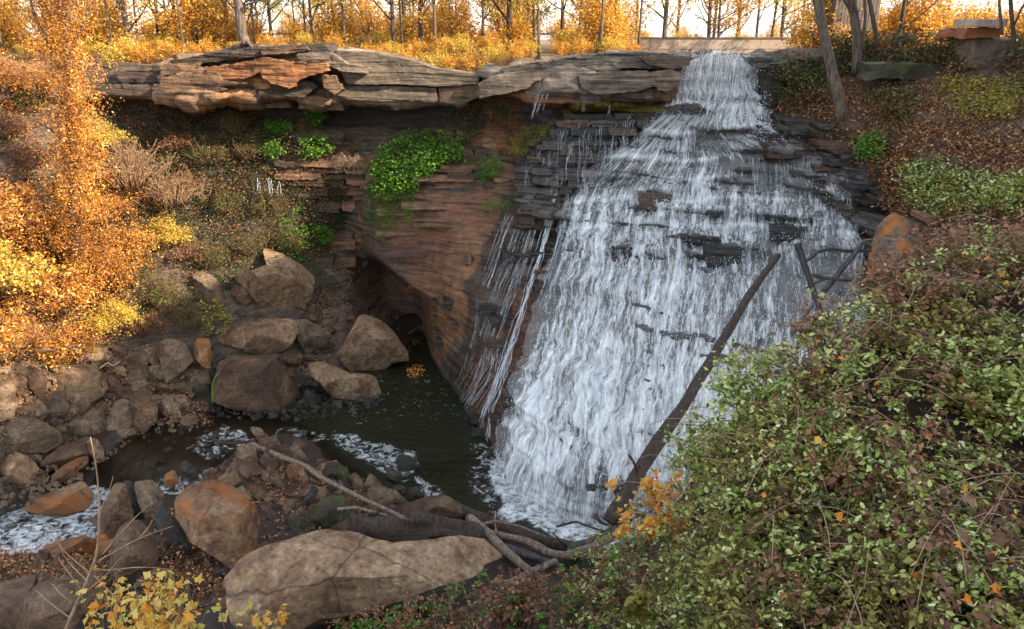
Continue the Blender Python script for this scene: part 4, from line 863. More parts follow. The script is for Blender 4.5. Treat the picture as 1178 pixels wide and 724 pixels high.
def twig_tree(base, H, r0, nl=9, spread=.45, lean=(0, 0), low=.25, seed=0, twl=.28, ntw=5, droop=0.0, rmin=.006, curve=.05):
    """trunk, limbs, twigs; returns tube list and the twig points that carry leaves"""
    r_ = np.random.default_rng(seed); n = 12; t_ = np.linspace(0, 1, n)
    tr = np.stack([lean[0]*H*t_ + curve*H*np.cumsum(r_.normal(0, .25, n))*t_*.4, lean[1]*H*t_, H*t_], -1) + base
    parts = [tube_arrays(tr, r0*(1-.82*t_)+rmin, 8, .12, seed)]; ends = []
    for k in range(nl):
        h = low + (1-low)*((k+r_.random())/nl); p0 = np.array([np.interp(h, t_, tr[:, c]) for c in range(3)])
        az = r_.uniform(0, 6.28); el = r_.uniform(.35, 1.1); L = H*spread*(1.15-h)*r_.uniform(.7, 1.2)
        d = np.array([math.cos(az)*math.cos(el), math.sin(az)*math.cos(el), math.sin(el)]); m = 8; s = np.linspace(0, 1, m)
        lb = p0 + d*(L*s)[:, None] + np.stack([r_.normal(0, .03, m).cumsum()*L*.5, r_.normal(0, .03, m).cumsum()*L*.5, (.12-droop)*L*s*s], -1)*np.minimum(s*3, 1)[:, None]
        parts.append(tube_arrays(lb, (r0*.42*(1-h*.6))*(1-.85*s)+rmin, 5)); 
        for q in range(ntw):
            u = r_.uniform(.25, 1); p1 = np.array([np.interp(u, s, lb[:, c]) for c in range(3)])
            d2 = d + r_.normal(0, .65, 3); d2 /= np.linalg.norm(d2); L2 = H*twl*r_.uniform(.5, 1.1)*(.6+.4*(1-h)); s2 = np.linspace(0, 1, 5)
            tw = p1 + d2*(L2*s2)[:, None] + r_.normal(0, .04, (5, 3))*L2*s2[:, None]; tw[:, 2] -= droop*L2*s2**2
            parts.append(tube_arrays(tw, rmin*1.6*(1-.7*s2)+rmin*.4, 3)); ends.append(tw)
        ends.append(lb)
    return parts, ends
def leaf_points(ends, per, sig=.12, seed=0):
    r_ = np.random.default_rng(seed); out = []
    for e in ends:
        u = r_.uniform(.15, 1, per)**.8*(len(e)-1); i = np.minimum(u.astype(int), len(e)-2); f = (u-i)[:, None]
        out.append(e[i]*(1-f)+e[i+1]*f + r_.normal(0, sig, (per, 3)))
    return np.vstack(out)
# ---- golden woodland above the rim
tree_protos = []
for s in range(7):
    H = [11, 13, 9, 12, 10, 8, 14][s]
    parts, ends = twig_tree(np.zeros(3), H, [.16, .13, .10, .18, .09, .09, .10][s], 16, [.34, .3, .38, .42, .28, .4, .3][s], (rng.uniform(-.06, .06), 0), [.10, .14, .06, .12, .1, .05, .22][s], 40+s, .16, 6, 0, .012)
    v, f = join(parts); tm = mesh_np('trunk', v, f, M_DBARK if s % 2 else M_BARK)
    cm = leaves_mesh('crown', leaf_points(ends, [38, 30, 42, 26, 36, 44, 22][s], .22, s), .15, [L_GOLD, L_GOLD2, L_GOLD, L_GOLD, L_GOLD2, L_YGREEN, L_GOLD2][s], .2, .6, 'rhomb')
    tree_protos.append((tm, cm))
def put_tree(s, p, sc, rz, label, group, name='autumn_tree'):
    r = thing(name, label, 'tree', p, group); r.rotation_euler = (0, 0, rz); r.scale = (sc, sc, sc)
    obj('trunk', tree_protos[s][0], r); obj('crown', tree_protos[s][1], r); return r
ORD = 'first second third fourth fifth sixth seventh eighth ninth tenth eleventh twelfth thirteenth fourteenth fifteenth sixteenth seventeenth eighteenth nineteenth twentieth'.split()
def ordn(i): return ORD[i] if i < 20 else ('twenty-'+ORD[i-20] if i < 29 else 'thirtieth' if i == 29 else 'thirty-'+ORD[i-30])
def ground_at(px, Y, dz=0): X = (px-PW/2)/FPX*Y*1.05; return (float(X), float(Y), -1.1+dz)
named = [
 (125, 50, 1, 1.0, 'dark straight trunk with green and gold leaves beside the vine-covered tree, above the left cliff'),
 (190, 49, 0, 1.0, 'thick dark trunk above the left end of the overhanging ledge'),
 (222, 54, 2, 1.1, 'golden tree just left of the gnarled bare tree on the ledge'),
 (310, 56, 5, 1.3, 'yellow-green tree with crooked dark limbs right of the gnarled bare tree'),
 (382, 53, 4, 1.0, 'pair-trunked slim golden tree above the middle of the cliff ledge'),
 (466, 51, 1, .9, 'slim dark tree above the grey stained ledge'),
 (494, 50, 3, .8, 'many-branched tree growing at the very edge above the stained ledge'),
 (586, 54, 3, 1.1, 'wide-branching dark tree centred over the gap between the two ledges'),
 (613, 52, 4, .9, 'thin slanting tree right of the wide-branching dark tree'),
 (697, 55, 3, 1.0, 'fork-trunked dark tree above the right ledge'),
 (803, 66, 2, 1.0, 'thin-branched sparse tree behind the left part of the bridge'),
 (858, 68, 4, 1.1, 'sparse orange tree behind the right part of the bridge'),
 (918, 56, 0, .9, 'dark trunk with gold leaves at the right end of the bridge'),
 (990, 50, 3, .8, 'leafy tree right of the leaning bare trunk on the right bank')]
for px, Y, s, sc, lab in named: put_tree(s, ground_at(px, Y), sc, rng.uniform(0, 6), lab, None)
for k in range(15):
    px = -20+760*(k+rng.uniform(.15, .85))/15
    put_tree(6, ground_at(px, rng.uniform(49.5, 54)), rng.uniform(.6, .9), rng.uniform(0, 6), 'slim dark trunk, %s from the left along the front of the wood' % ordn(k), 'slim trunks at the front of the wood')
for row, (Y0, Y1, rn, n_) in enumerate([(56, 62, 'nearest', 16), (64, 74, 'middle', 20), (78, 98, 'farthest', 22)]):
    for k in range(n_):
        px = -60+1020*(k+rng.uniform(.2, .8))/n_; Y = rng.uniform(Y0, Y1)
        if 750 < px < 905 and row == 0: Y += 16
        put_tree(int(rng.integers(0, 6)), ground_at(px, Y), rng.uniform(.75, 1.2), rng.uniform(0, 6), 'slender golden tree, %s from the left in the %s row of the sunlit wood' % (ordn(k), rn), 'trees of the sunlit wood behind the rim')
shrub_protos = []
def shrub_mesh(H, Rr, nst, per, lsize, mat, twmat, seed, droop=.0, kind='rhomb', sig=.1, ub=.3, rb=.008, ntw=3):
    r_ = np.random.default_rng(seed); parts = []; ends = []
    for k in range(nst):
        az = r_.uniform(0, 6.28); rr = Rr*math.sqrt(r_.random()); top = np.array([math.cos(az)*rr, math.sin(az)*rr, H*math.sqrt(max(0, 1-(rr/Rr)**2*.75))*r_.uniform(.6, 1.05)])
        b = top*np.array([.3, .3, 0])+r_.normal(0, .05, 3)*[Rr, Rr, 0]; m = 7; s = np.linspace(0, 1, m)[:, None]
        c = b*(1-s)+top*s; c[:, 2] = top[2]*(s[:, 0]**.8) - droop*H*s[:, 0]**3; c += r_.normal(0, .035, (m, 3))*H*s
        parts.append(tube_arrays(c, rb*(1.8-1.4*s[:, 0]), 4)); ends.append(c)
        for q in range(ntw):
            u = r_.uniform(.35, .95); p1 = np.array([np.interp(u, s[:, 0], c[:, j]) for j in range(3)]); d2 = r_.normal(0, 1, 3)+np.array([0, 0, .4-droop]); d2 /= np.linalg.norm(d2)
            s2 = np.linspace(0, 1, 4)[:, None]; tw = p1+d2*s2*H*.3*r_.uniform(.5, 1.1); tw[:, 2] -= droop*.2*H*s2[:, 0]**2
            parts.append(tube_arrays(tw, rb*.5, 3)); ends.append(tw)
    v, f = join(parts); bm_ = mesh_np('branches', v, f, twmat)
    lm_ = leaves_mesh('foliage', leaf_points(ends, per, sig, seed), lsize, mat, ub, .55, kind) if per else None
    return bm_, lm_
def shrub(name, label, p, sc, meshes, group=None, rz=None, cat='shrub', stretch=(1, 1, 1)):
    r = thing(name, label, cat, p, group); r.scale = (sc*stretch[0], sc*stretch[1], sc*stretch[2]); r.rotation_euler = (0, 0, rng.uniform(0, 6) if rz is None else rz)
    obj('branches', meshes[0], r)
    if meshes[1]: obj('foliage', meshes[1], r)
    return r
SG = [shrub_mesh(2.2, 1.5, 34, 12, .15, L_GOLD2 if k == 1 else L_GOLD, M_TWIG, 300+k, sig=.12) for k in range(3)]
ST = [shrub_mesh(4.6, 1.9, 40, 20, .16, L_GOLD, M_DBARK, 320+k, sig=.22, rb=.014, ntw=5) for k in range(2)]
for row, (Y0, Y1, rn, n_, ss) in enumerate([(48.6, 50.5, 'front', 30, .55), (53, 57, 'second', 22, .85), (60, 66, 'third', 20, 1.0)]):
    for k in range(n_):
        px = -40+770*(k+rng.uniform(.1, .9))/n_; Y = rng.uniform(Y0, Y1)
        shrub('golden_shrub', 'golden bush, %s from the left in the %s row of the rim thicket' % (ordn(k), rn), ground_at(px, Y, -.2), ss*rng.uniform(.7, 1.3), SG[k % 3] if row < 1 or k % 2 else ST[k % 4//2], 'golden bushes along the rim')
for k in range(16):
    px = 690+270*(k+rng.uniform(.1, .9))/16; Y = rng.uniform(64, 80)
    shrub('golden_shrub', 'low golden bush, %s from the left behind the bridge' % ordn(k), ground_at(px, Y, -.3), rng.uniform(.5, .9), SG[k % 3], 'golden bushes behind the bridge')
for k in range(18):
    px = 905+320*(k+rng.uniform(.1, .9))/18; Y = rng.uniform(50, 66)
    shrub('sapling_thicket', 'golden sapling clump, %s from the left behind the trunks at the upper right' % ordn(k), ground_at(px, Y, -.6), rng.uniform(.7, 1.2), ST[k % 2], 'sapling clumps at the upper right')
for k in range(26):
    px = -60+1060*(k+rng.uniform(.1, .9))/26; Y = rng.uniform(76, 92)
    shrub('sapling_thicket', 'tall golden sapling clump, %s from the left at the back of the sunlit wood' % ordn(k), ground_at(px, Y, -.3), rng.uniform(.5, 1.1)*(.6 if 740 < px < 930 else 1), ST[k % 2], 'golden sapling clumps at the back of the wood')
# thicket hugging the gap between the ledges
for i, (px, py, Y, sc) in enumerate([(470,78,47.6,.55),(500,86,47.6,.7),(525,90,47.4,.65),(545,84,47.3,.6),(565,76,47.6,.6),(440,66,47.8,.4),(590,72,47.5,.45),(350,52,47.5,.35),(200,72,47.2,.6),(165,78,47.2,.8),(140,82,47,.9)]):
    p = P(px, py, Y); shrub('golden_shrub', 'small bright golden bush right on the edge, '+['just left of the grey stained ledge end','over the end of the stained ledge','in the dip between the two ledges','against the left end of the right slab','behind the left end of the right slab','above the middle of the stained ledge','on the left part of the right slab','right of the gnarled bare tree','over the left end of the ledge','at the far left rim','right beside the vine column'][i], p, sc, SG[i % 3], 'golden bushes on the cliff edge')

# gnarled bare tree on the ledge
def limb(pts, r0, r1, n=24, sides=8, noise=.15, seed=0):
    """pts: (px, py, Y)"""
    w_ = np.array([P(*q) for q in pts]); c = resample(w_, n); return tube_arrays(c, np.linspace(r0, r1, n), sides, noise, seed)
def world(px, py, Y): return P(px, py, Y)
t = thing('gnarled_tree', 'gnarled pale-barked tree rooted on the edge of the overhanging ledge', 'tree', P(281, 50, 45.8))
parts = [limb([(283,52,45.8),(278,40,46),(277,25,46),(274,8,46.1),(271,-15,46.2),(276,-60,46.4)], .30, .16), limb([(276,18,46),(283,5,45.8),(296,2,45.6),(304,-12,45.5)], .09, .03), limb([(272,-5,46.2),(262,-25,46),(250,-60,46)], .12, .04),
         limb([(282,46,45.8),(290,54,45.4),(293,60,45.2)], .12, .04, 10), limb([(280,46,45.8),(272,52,45.5)], .1, .04, 8), limb([(276,-50,46.4),(290,-90,46),(300,-140,46)], .12, .03), limb([(276,-50,46.4),(262,-100,47),(255,-150,47)], .11, .03)]
v, f = join(parts); child('trunk', mesh_np('trunk', v, f, M_BARK), t)
ends = [np.array([P(x+rng.uniform(-60, 60), y+rng.uniform(-90, 10), 46+rng.uniform(-2, 2)) for _ in range(2)]) for x, y in [(275,-90)]*26]
child('crown', leaves_mesh('crown', leaf_points([resample(e, 5) for e in ends], 60, .3, 5), .14, L_GOLD, .2, .6, 'rhomb'), t)

# leaning tree on the right bank, and neighbours
def trunk_tree(name, label, limbs, leafbox, nleaf, mat, lmat, lsize=.12, seed=1, sub=None):
    b = limbs[0][0][0]; t = thing(name, label, 'tree', P(*b)); v, f = join([limb(p, a, c, 22, 9, .12, seed+i) for i, (p, a, c) in enumerate(limbs)])
    child('trunk', mesh_np('trunk', v, f, mat), t)
    if nleaf:
        x0, x1, y0, y1, Y0, Y1 = leafbox; m = nleaf//40; cen = P(rng.uniform(x0, x1, m), rng.uniform(y0, y1, m), rng.uniform(Y0, Y1, m))
        pts = (cen[:, None]+rng.normal(0, .35, (m, 40, 3))).reshape(-1, 3); child('crown', leaves_mesh('crown', pts, lsize, lmat, .2, .6, 'rhomb'), t)
    return t
trunk_tree('leaning_tree', 'tall leaning bare trunk rising from the right ledge beside the bridge', [([(970,138,39.8),(962,100,40.2),(952,60,40.6),(944,20,41),(936,-20,41.4),(925,-120,42)], .28, .17), ([(969,130,39.8),(976,138,39.6)], .12, .05), ([(930,-80,41.8),(960,-160,42)], .08, .03)], (860, 990, -200, -60, 40, 44), 2400, M_BARK, L_GOLD)
trunk_tree('twin_stem_tree', 'stout pale trunk standing behind the leaning tree on the right bank', [([(985,85,43.5),(987,50,43.5),(983,20,43.6),(975,-20,43.8),(970,-80,44)], .28, .16), ([(984,20,43.6),(972,2,43.5),(962,-20,43.4)], .1, .06), ([(990,62,43.4),(996,20,43.4),(992,-30,43.5)], .09, .06)], (940, 1040, -150, -40, 42, 46), 1500, M_BARK, L_GOLD)
trunk_tree('slim_tree', 'slim dark trunk leaning left above the mossy stone wall', [([(1010,55,42),(1006,30,42),(1000,0,42.3),(992,-40,42.5)], .12, .09)], (960, 1050, -100, -20, 41, 44), 900, M_DBARK, L_GOLD)
trunk_tree('thin_tree', 'thin pale trunk beside the concrete overlook at the upper right', [([(1153,40,38),(1150,10,38),(1148,-30,38.2)], .07, .06)], (1100, 1200, -120, -20, 37, 40), 900, M_BARK, L_ORANGE)
trunk_tree('bare_tree', 'grey bare trunk at the upper right corner of the picture', [([(1168,60,37.5),(1164,20,37.6),(1160,-30,37.8)], .10, .08), ([(1166,30,37.6),(1175,10,37.3),(1190,-10,37)], .05, .03)], (1120, 1250, -120, -20, 36, 40), 900, M_DBARK, L_ORANGE)

# ------------------------------------------------------------------ bridge, walls
def box(x0, x1, y0, y1, z0, z1):
    v = np.array([(x, y, z) for x in (x0, x1) for y in (y0, y1) for z in (z0, z1)]); f = np.array([[0, 1, 3, 2], [4, 6, 7, 5], [0, 4, 5, 1], [2, 3, 7, 6], [0, 2, 6, 4], [1, 5, 7, 3]]); return v, f
def plain(name, c, rough=.8, sc=3.0, var=.25, bump=.2):
    m, t = newmat(name); L = t.links.new; p = N(t, 'ShaderNodeBsdfPrincipled', i_Roughness=rough); L(p.outputs[0], N(t, 'ShaderNodeOutputMaterial').inputs[0])
    tc = N(t, 'ShaderNodeTexCoord'); n = N(t, 'ShaderNodeTexNoise', i_Scale=sc, i_Detail=8.0, i_Roughness=.65); L(tc.outputs['Object'], n.inputs['Vector'])
    r = ramp(t, [(.3, tuple(x*(1-var) for x in c)), (.7, tuple(min(1, x*(1+var)) for x in c))], n.outputs[0]); L(r.outputs[0], p.inputs['Base Color'])
    b = N(t, 'ShaderNodeBump', i_Strength=bump, i_Distance=.03); L(n.outputs[0], b.inputs['Height']); L(b.outputs[0], p.inputs['Normal']); return m
M_CONC = plain('concrete', (.30, .225, .165)); M_CONCD = plain('concrete_stained', (.11, .075, .052), sc=1.5, var=.6); M_STEEL = plain('rusted_steel', (.20, .065, .02))
M_RAIL = plain('rail_white', (.62, .6, .56)); M_WOOD = plain('weathered_boards', (.13, .095, .07), sc=6, var=.4)
YB = 60.0
def X_(px, Y=YB, py=52): return float(P(px, py, Y)[0])
def Z_(py, Y=YB): return float(P(0, py, Y)[2])
br = thing('footbridge', 'low beige concrete bridge crossing just above the top of the falls', 'bridge', (X_(820), YB, Z_(62)))
x = X_(716); k = 0
while x < X_(905):
    x1 = min(x+1.95, X_(905)); child('parapet_panel', mesh_np('parapet_panel', *join([box(x, x1-.02, YB, YB+.25, Z_(56.5), Z_(44.5)), box(x, x1-.02, YB+.03, YB+.22, Z_(60.5), Z_(57))]), M_CONC, False), br); x = x1
child('coping', mesh_np('coping', *box(X_(715), X_(906), YB-.06, YB+.32, Z_(44.4), Z_(43)), M_CONCD, False), br)
child('deck', mesh_np('deck', *box(X_(714), X_(907), YB-.1, YB+3, Z_(61.6), Z_(60.6)), M_CONC, False), br)
child('girder', mesh_np('girder', *box(X_(716), X_(900), YB+.1, YB+.4, Z_(65), Z_(61.7)), M_STEEL, False), br)
for s_ in (726, 788, 794, 804, 818):
    child('post', mesh_np('post', *box(X_(s_), X_(s_+1.2), YB-.08, YB-.01, Z_(61), Z_(57)), M_STEEL, False), br)
gr = thing('guard_rail', 'long thin white and brown guard rail running behind the trees at the upper left', 'guard rail', (X_(170, 75), 75, Z_(45, 75)))
child('rail', mesh_np('rail', *box(X_(-80, 75), X_(740, 75), 75, 75.2, Z_(40.5, 75), Z_(38, 75)), M_CONCD, False), gr)
child('barrier', mesh_np('barrier', *box(X_(120, 75), X_(260, 75), 75.05, 75.3, Z_(46, 75), Z_(41, 75)), M_RAIL, False), gr)
for k in range(22):
    a = -80+k*38; child('post', mesh_np('post', *box(X_(a, 75), X_(a+1.5, 75), 75.02, 75.15, Z_(52, 75), Z_(40.6, 75)), M_CONCD, False), gr)
# cabin with diagonal boards, concrete overlook, mossy wall
cb = thing('timber_shed', 'weathered grey board wall of a shed half hidden by the trunks at the upper right', 'shed', (X_(985, 50), 50, Z_(40, 50)))
pr_ = []
for k in range(13):
    x0 = X_(956, 50)+k*.2; pr_.append(box(x0, x0+.17, 50+.01*(k % 2), 50.12, Z_(36, 50), Z_(-60, 50)))
child('boards', mesh_np('boards', *join(pr_), M_WOOD, False), cb); child('wall', mesh_np('wall', *box(X_(955, 50), X_(1003, 50), 50.14, 53, Z_(36, 50), Z_(-58, 50)), M_CONCD, False), cb)
def rough_block(name, px0, px1, py0, py1, Y, dep, mat, parent, seed=0, nz=.06):
    nx, ny, nzv = 26, 8, 14; xs = np.linspace(-1, 1, nx); V, F = [], []
    import bmesh
    bm = bmesh.new(); bmesh.ops.create_cube(bm, size=2); bmesh.ops.subdivide_edges(bm, edges=bm.edges, cuts=12, use_grid_fill=True)
    v = np.array([q.co[:] for q in bm.verts]); f = np.array([[a.index for a in q.verts] for q in bm.faces]); bm.free()
    x0, x1 = X_(px0, Y, py1), X_(px1, Y, py1); z0, z1 = Z_(py1, Y), Z_(py0, Y)
    q = np.stack([lerp(x0, x1, v[:, 0]*.5+.5), Y+dep*(v[:, 1]*.5+.5), lerp(z0, z1, v[:, 2]*.5+.5)], -1); q += nz*np.stack([fbm(q*2.3, 3, seed), fbm(q*2.3+9, 3, seed), fbm(q*2.3+19, 3, seed)], -1)*2
    return child(name, mesh_np(name, q, f, mat, True), parent)
ov = thing('concrete_overlook', 'concrete ledge on a stained stone block among trees at the upper right', 'overlook', (X_(1130, 39.5), 39.5, Z_(85, 39.5)))
rough_block('slab', 1122, 1158, 22, 31, 39, 2, M_CONC, ov, 1, .03); rough_block('soffit', 1108, 1152, 32.5, 44, 39.4, 2.4, M_STEEL, ov, 2, .08); rough_block('plinth', 1116, 1164, 44.5, 80, 39.7, 2.5, M_CONCD, ov, 3, .12)
sw = thing('stone_wall', 'low mossy stone wall above the leaf-covered slope on the right bank', 'wall', (X_(1050, 41), 41, Z_(92, 41)))
rough_block('wall', 996, 1112, 73, 92, 41.2, 1.2, M_MOSS, sw, 5, .10)

# ------------------------------------------------------------------ logs and driftwood
def log(name, label, pts, r0, r1, mat, branches=(), cat='log', group=None, sides=12, noise=.16, seed=3, n=50):
    t = thing(name, label, cat, P(*pts[0]), group); parts = [limb(pts, r0, r1, n, sides, noise, seed)]
    child('trunk' if len(branches) else 'stem', mesh_np('trunk', *join(parts), mat), t)
    for i, (p, a, b) in enumerate(branches): child('branch', mesh_np('branch', *limb(p, a, b, 14, 6, .15, seed+i+1), mat), t)
    return t
log('fallen_trunk', 'long wet fallen trunk leaning up across the face of the waterfall', [(702,602,24.2),(720,570,24.8),(752,515,26),(790,462,27.2),(812,425,28.2),(838,380,29.6),(865,335,31),(895,294,32.6)], .28, .13, M_DBARK, [([(735,545,25.3),(728,530,25),(724,524,24.8)], .07, .04)], sides=14)
log('snag', 'flat grey dead post leaning against the right side of the waterfall', [(917,280,30),(930,318,29.6),(941,350,29.3),(948,372,29)], .14, .10, M_WETWOOD, sides=4, noise=.03)
log('dead_branch', 'black arched branch stretching from the grey dead post to the orange boulder', [(928,300,30.3),(940,290,30.6),(955,286,31),(975,289,31.2),(1002,288,31.5)], .07, .06, M_WETWOOD, [([(955,286,31),(948,283,30.9),(944,284,30.8)], .04, .02), ([(968,288,31.2),(966,292,31),(962,296,31)], .04, .02)])
log('dead_branch', 'straight black pole slanting down from the orange boulder', [(992,280,31.2),(975,302,30.8),(957,324,30.4),(948,335,30.2)], .09, .12, M_WETWOOD)
log('dead_branch', 'horizontal black branch crossing low between the grey dead post and the orange boulder', [(936,316,30),(950,320,30),(968,322,30.2),(995,323,30.6)], .08, .05, M_WETWOOD, [([(950,320,30),(938,326,29.8),(926,332,29.6)], .05, .03)])
log('dead_branch', 'thin crooked branch rising beside the foot of the orange boulder', [(965,356,26),(975,338,27),(985,320,28),(992,300,29)], .05, .03, M_DRIFT)
log('dead_branch', 'short black stick poking out below the grey dead post', [(912,384,22),(922,368,23),(936,350,24)], .06, .04, M_WETWOOD)
log('driftwood_log', 'thick barky log running from the shore boulder into the foot of the fall', [(505,574,28.2),(530,588,27.6),(560,600,27),(600,614,26.2),(640,626,25.4),(668,632,24.8)], .26, .22, M_DBARK, [([(560,600,27),(565,590,26.8),(566,580,26.7)], .03, .02)])
log('driftwood_log', 'smooth bare pole sloping down right across the end of the pale slab', [(540,596,25.4),(560,612,24.5),(580,632,23.6),(600,650,22.8),(625,668,22)], .17, .13, M_DRIFT)
log('driftwood_log', 'twisted log curving under the foot of the fall towards the fallen trunk', [(555,612,25.2),(585,618,24.8),(610,624,24.4),(630,636,24),(650,640,23.8),(680,630,23.8),(705,618,23.8),(728,605,23.8)], .13, .16, M_DRIFT)
log('driftwood_log', 'grey split log lying against the base of the fallen trunk', [(655,632,24.6),(680,624,24.4),(700,614,24.2),(722,598,24)], .18, .14, M_WETWOOD, [([(700,614,24.2),(712,606,23.9),(740,590,23.5)], .06, .04), ([(655,632,24.6),(640,618,24.5),(636,612,24.4)], .05, .02)])
log('driftwood_log', 'short black log in the shadow beneath the curved twisted log', [(580,630,24.4),(610,640,24),(645,652,23.5)], .2, .12, M_WETWOOD)
log('driftwood_log', 'half buried pale branch emerging from the foreground weeds', [(585,672,21.5),(610,658,22),(640,645,22.6)], .12, .09, M_DRIFT)
log('dead_branch', 'thin dark forked branch over the white water at the foot of the fall', [(683,594,24.6),(692,602,24.4),(708,606,24.2),(722,604,24.2)], .05, .05, M_WETWOOD, [([(692,602,24.4),(686,590,24.4)], .03, .01)])
log('dead_branch', 'thin crooked branch arching over the twisted log near the pale slab end', [(548,604,25),(570,600,25.2),(600,606,25),(628,618,24.6)], .06, .03, M_DRIFT)
log('dead_branch', 'thin grey branch lying along the shore below the barky log', [(520,606,25.6),(548,618,25),(580,622,24.8),(606,634,24.4)], .07, .04, M_WETWOOD)
log('dead_branch', 'short pale stick standing up against the barky log', [(572,618,25),(569,600,25.4),(570,588,25.6)], .035, .02, M_PTWIG)
log('dead_branch', 'bent dark stick crossing the grey split log under the fallen trunk', [(640,606,24.6),(662,600,24.8),(690,610,24.4),(716,616,24)], .05, .03, M_WETWOOD)
log('dead_branch', 'bleached branch lying on the gravel above the root mass', [(388,586,26.5),(410,584,26.6),(440,592,26.2),(470,598,25.8)], .07, .04, M_DRIFT)
log('dead_branch', 'thin twig hanging from the smooth bare pole into the weeds', [(600,650,22.8),(592,664,22.4),(580,676,22)], .04, .02, M_DRIFT)
log('driftwood_pole', 'long thin pole angling from the stream over the orange and black boulder', [(290,512,32.2),(310,520,31.5),(335,530,30.8),(352,536,30.2),(368,549,29.4),(390,560,28.4),(430,580,27),(465,596,26)], .13, .07, M_DRIFT)
log('driftwood_pole', 'short bleached pole leaning from the gravel to the pillar stone', [(246,560,29.4),(262,545,30.4),(272,530,31.2),(279,512,32)], .13, .08, M_DRIFT)
log('driftwood_stick', 'thin stick lying in the shallow stream left of the pillar stone', [(236,500,33.5),(250,507,33),(265,510,32.6),(282,510,32.3)], .05, .05, M_DBARK)
log('driftwood_root', 'weathered root mass lying along the upper edge of the pale slab', [(408,606,25.4),(440,606,25.2),(470,604,25),(500,606,24.8),(530,612,24.6),(556,620,24.2)], .42, .22, M_DBARK, [([(412,600,25.4),(425,592,25.6),(436,590,25.8)], .12, .06), ([(440,606,25.2),(420,612,25),(406,616,25)], .12, .05)], noise=1.1)
log('dead_branch', 'slim dead branch lying along the top of the left bank rubble', [(-10,418,33),(20,406,34),(50,404,34.5),(75,402,35),(95,396,35.5)], .07, .05, M_DBARK)
log('dead_branch', 'bleached stick lying on the rubble right of the scarred tan boulder', [(115,424,35.4),(124,417,35.4),(130,421,35.2),(138,416,35.4)], .035, .03, M_PTWIG)

# ------------------------------------------------------------------ left bank: vine-clad tree, bushes, scrub
def on_terr(px, py, dY=0): return P(px, py, terrY(px, py)[0]+dY)
vt = thing('vine_covered_tree', 'tall column of golden vines covering a dead tree on the left', 'tree', on_terr(85, 290))
b0 = np.array(vt.location); Yv = float(b0[1])-1.5
trk = [limb([(88,300,Yv),(86,220,Yv),(82,150,Yv),(78,80,Yv),(76,0,Yv),(74,-60,Yv)], .32, .14), limb([(80,100,Yv),(60,60,Yv),(40,20,Yv),(30,-20,Yv)], .12, .05), limb([(80,60,Yv),(100,20,Yv),(112,-20,Yv)], .1, .05), limb([(84,180,Yv),(60,150,Yv-.5),(40,140,Yv-.8)], .07, .03)]
child('trunk', mesh_np('trunk', *join(trk), M_BARK), vt)
pts = []
for _ in range(2100):
    py = rng.uniform(-70, 330); wdt = np.interp(py, [-70, 0, 40, 90, 150, 220, 330], [70, 62, 45, 30, 32, 42, 58]); cx = np.interp(py, [-70, 0, 100, 200, 330], [60, 62, 82, 88, 90])
    px = cx+np.clip(rng.normal(0, .45), -1.1, 1.1)*wdt; c = P(px, py, Yv+rng.normal(0, .7)-.3); m = 16
    d = np.array([rng.normal(0, .25), rng.normal(0, .25), -1]); s = rng.uniform(0, .9, m)[:, None]; pts.append(c+d*s+rng.normal(0, .10, (m, 3)))
child('vines', leaves_mesh('vines', np.vstack(pts), .105, L_ORANGE, .1, .5, 'rhomb'), vt)
SO = [shrub_mesh(2.6, 2.1, 64, 17, .12, L_ORANGE if k != 2 else L_GOLD2, M_TWIG, 400+k, droop=.15, sig=.12, rb=.012) for k in range(4)]
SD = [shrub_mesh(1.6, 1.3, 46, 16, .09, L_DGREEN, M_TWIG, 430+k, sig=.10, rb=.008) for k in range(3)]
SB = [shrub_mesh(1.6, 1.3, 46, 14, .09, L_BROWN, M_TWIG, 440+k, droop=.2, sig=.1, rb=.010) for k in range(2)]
bushes = [(10,235,1.2,'broad orange bush at the left edge half way down the slope'),
 (55,260,1.0,'golden bush between the left edge and the vine column'),(0,310,1.3,'large pale golden bush at the left edge of the lower slope'),(60,330,1.25,'brightest golden bush, lowest in the middle of the left slope'),
 (120,300,1.15,'golden bush right of the foot of the vine column'),(150,270,.95,'golden bush with a pale drooping crown under the bare branching shrub'),(188,255,.8,'rightmost sunlit golden bush with a straight lit edge'),
 (5,385,1.1,'low golden bush at the left edge above the rubble'),(75,385,.9,'yellowish bush drooping over the rubble below the vine column'),(120,225,.8,'orange bush behind the bare branching shrub'),
 (130,350,.8,'orange-green bush at the lower edge of the sunlit slope'),(-10,75,.9,'orange bush in the upper left corner on the cliff rim'),(45,78,.7,'small orange bush on the rim between the upper left corner and the vine column'),(-40,250,1.3,'orange bush cut off by the left edge of the picture'),(120,140,.7,'tangled orange bush right of the vine column under the rim')]
for i, (px, py, sc, lab) in enumerate(bushes): shrub('orange_bush', lab, on_terr(px, py+30, -.4), sc, SO[i % 4])
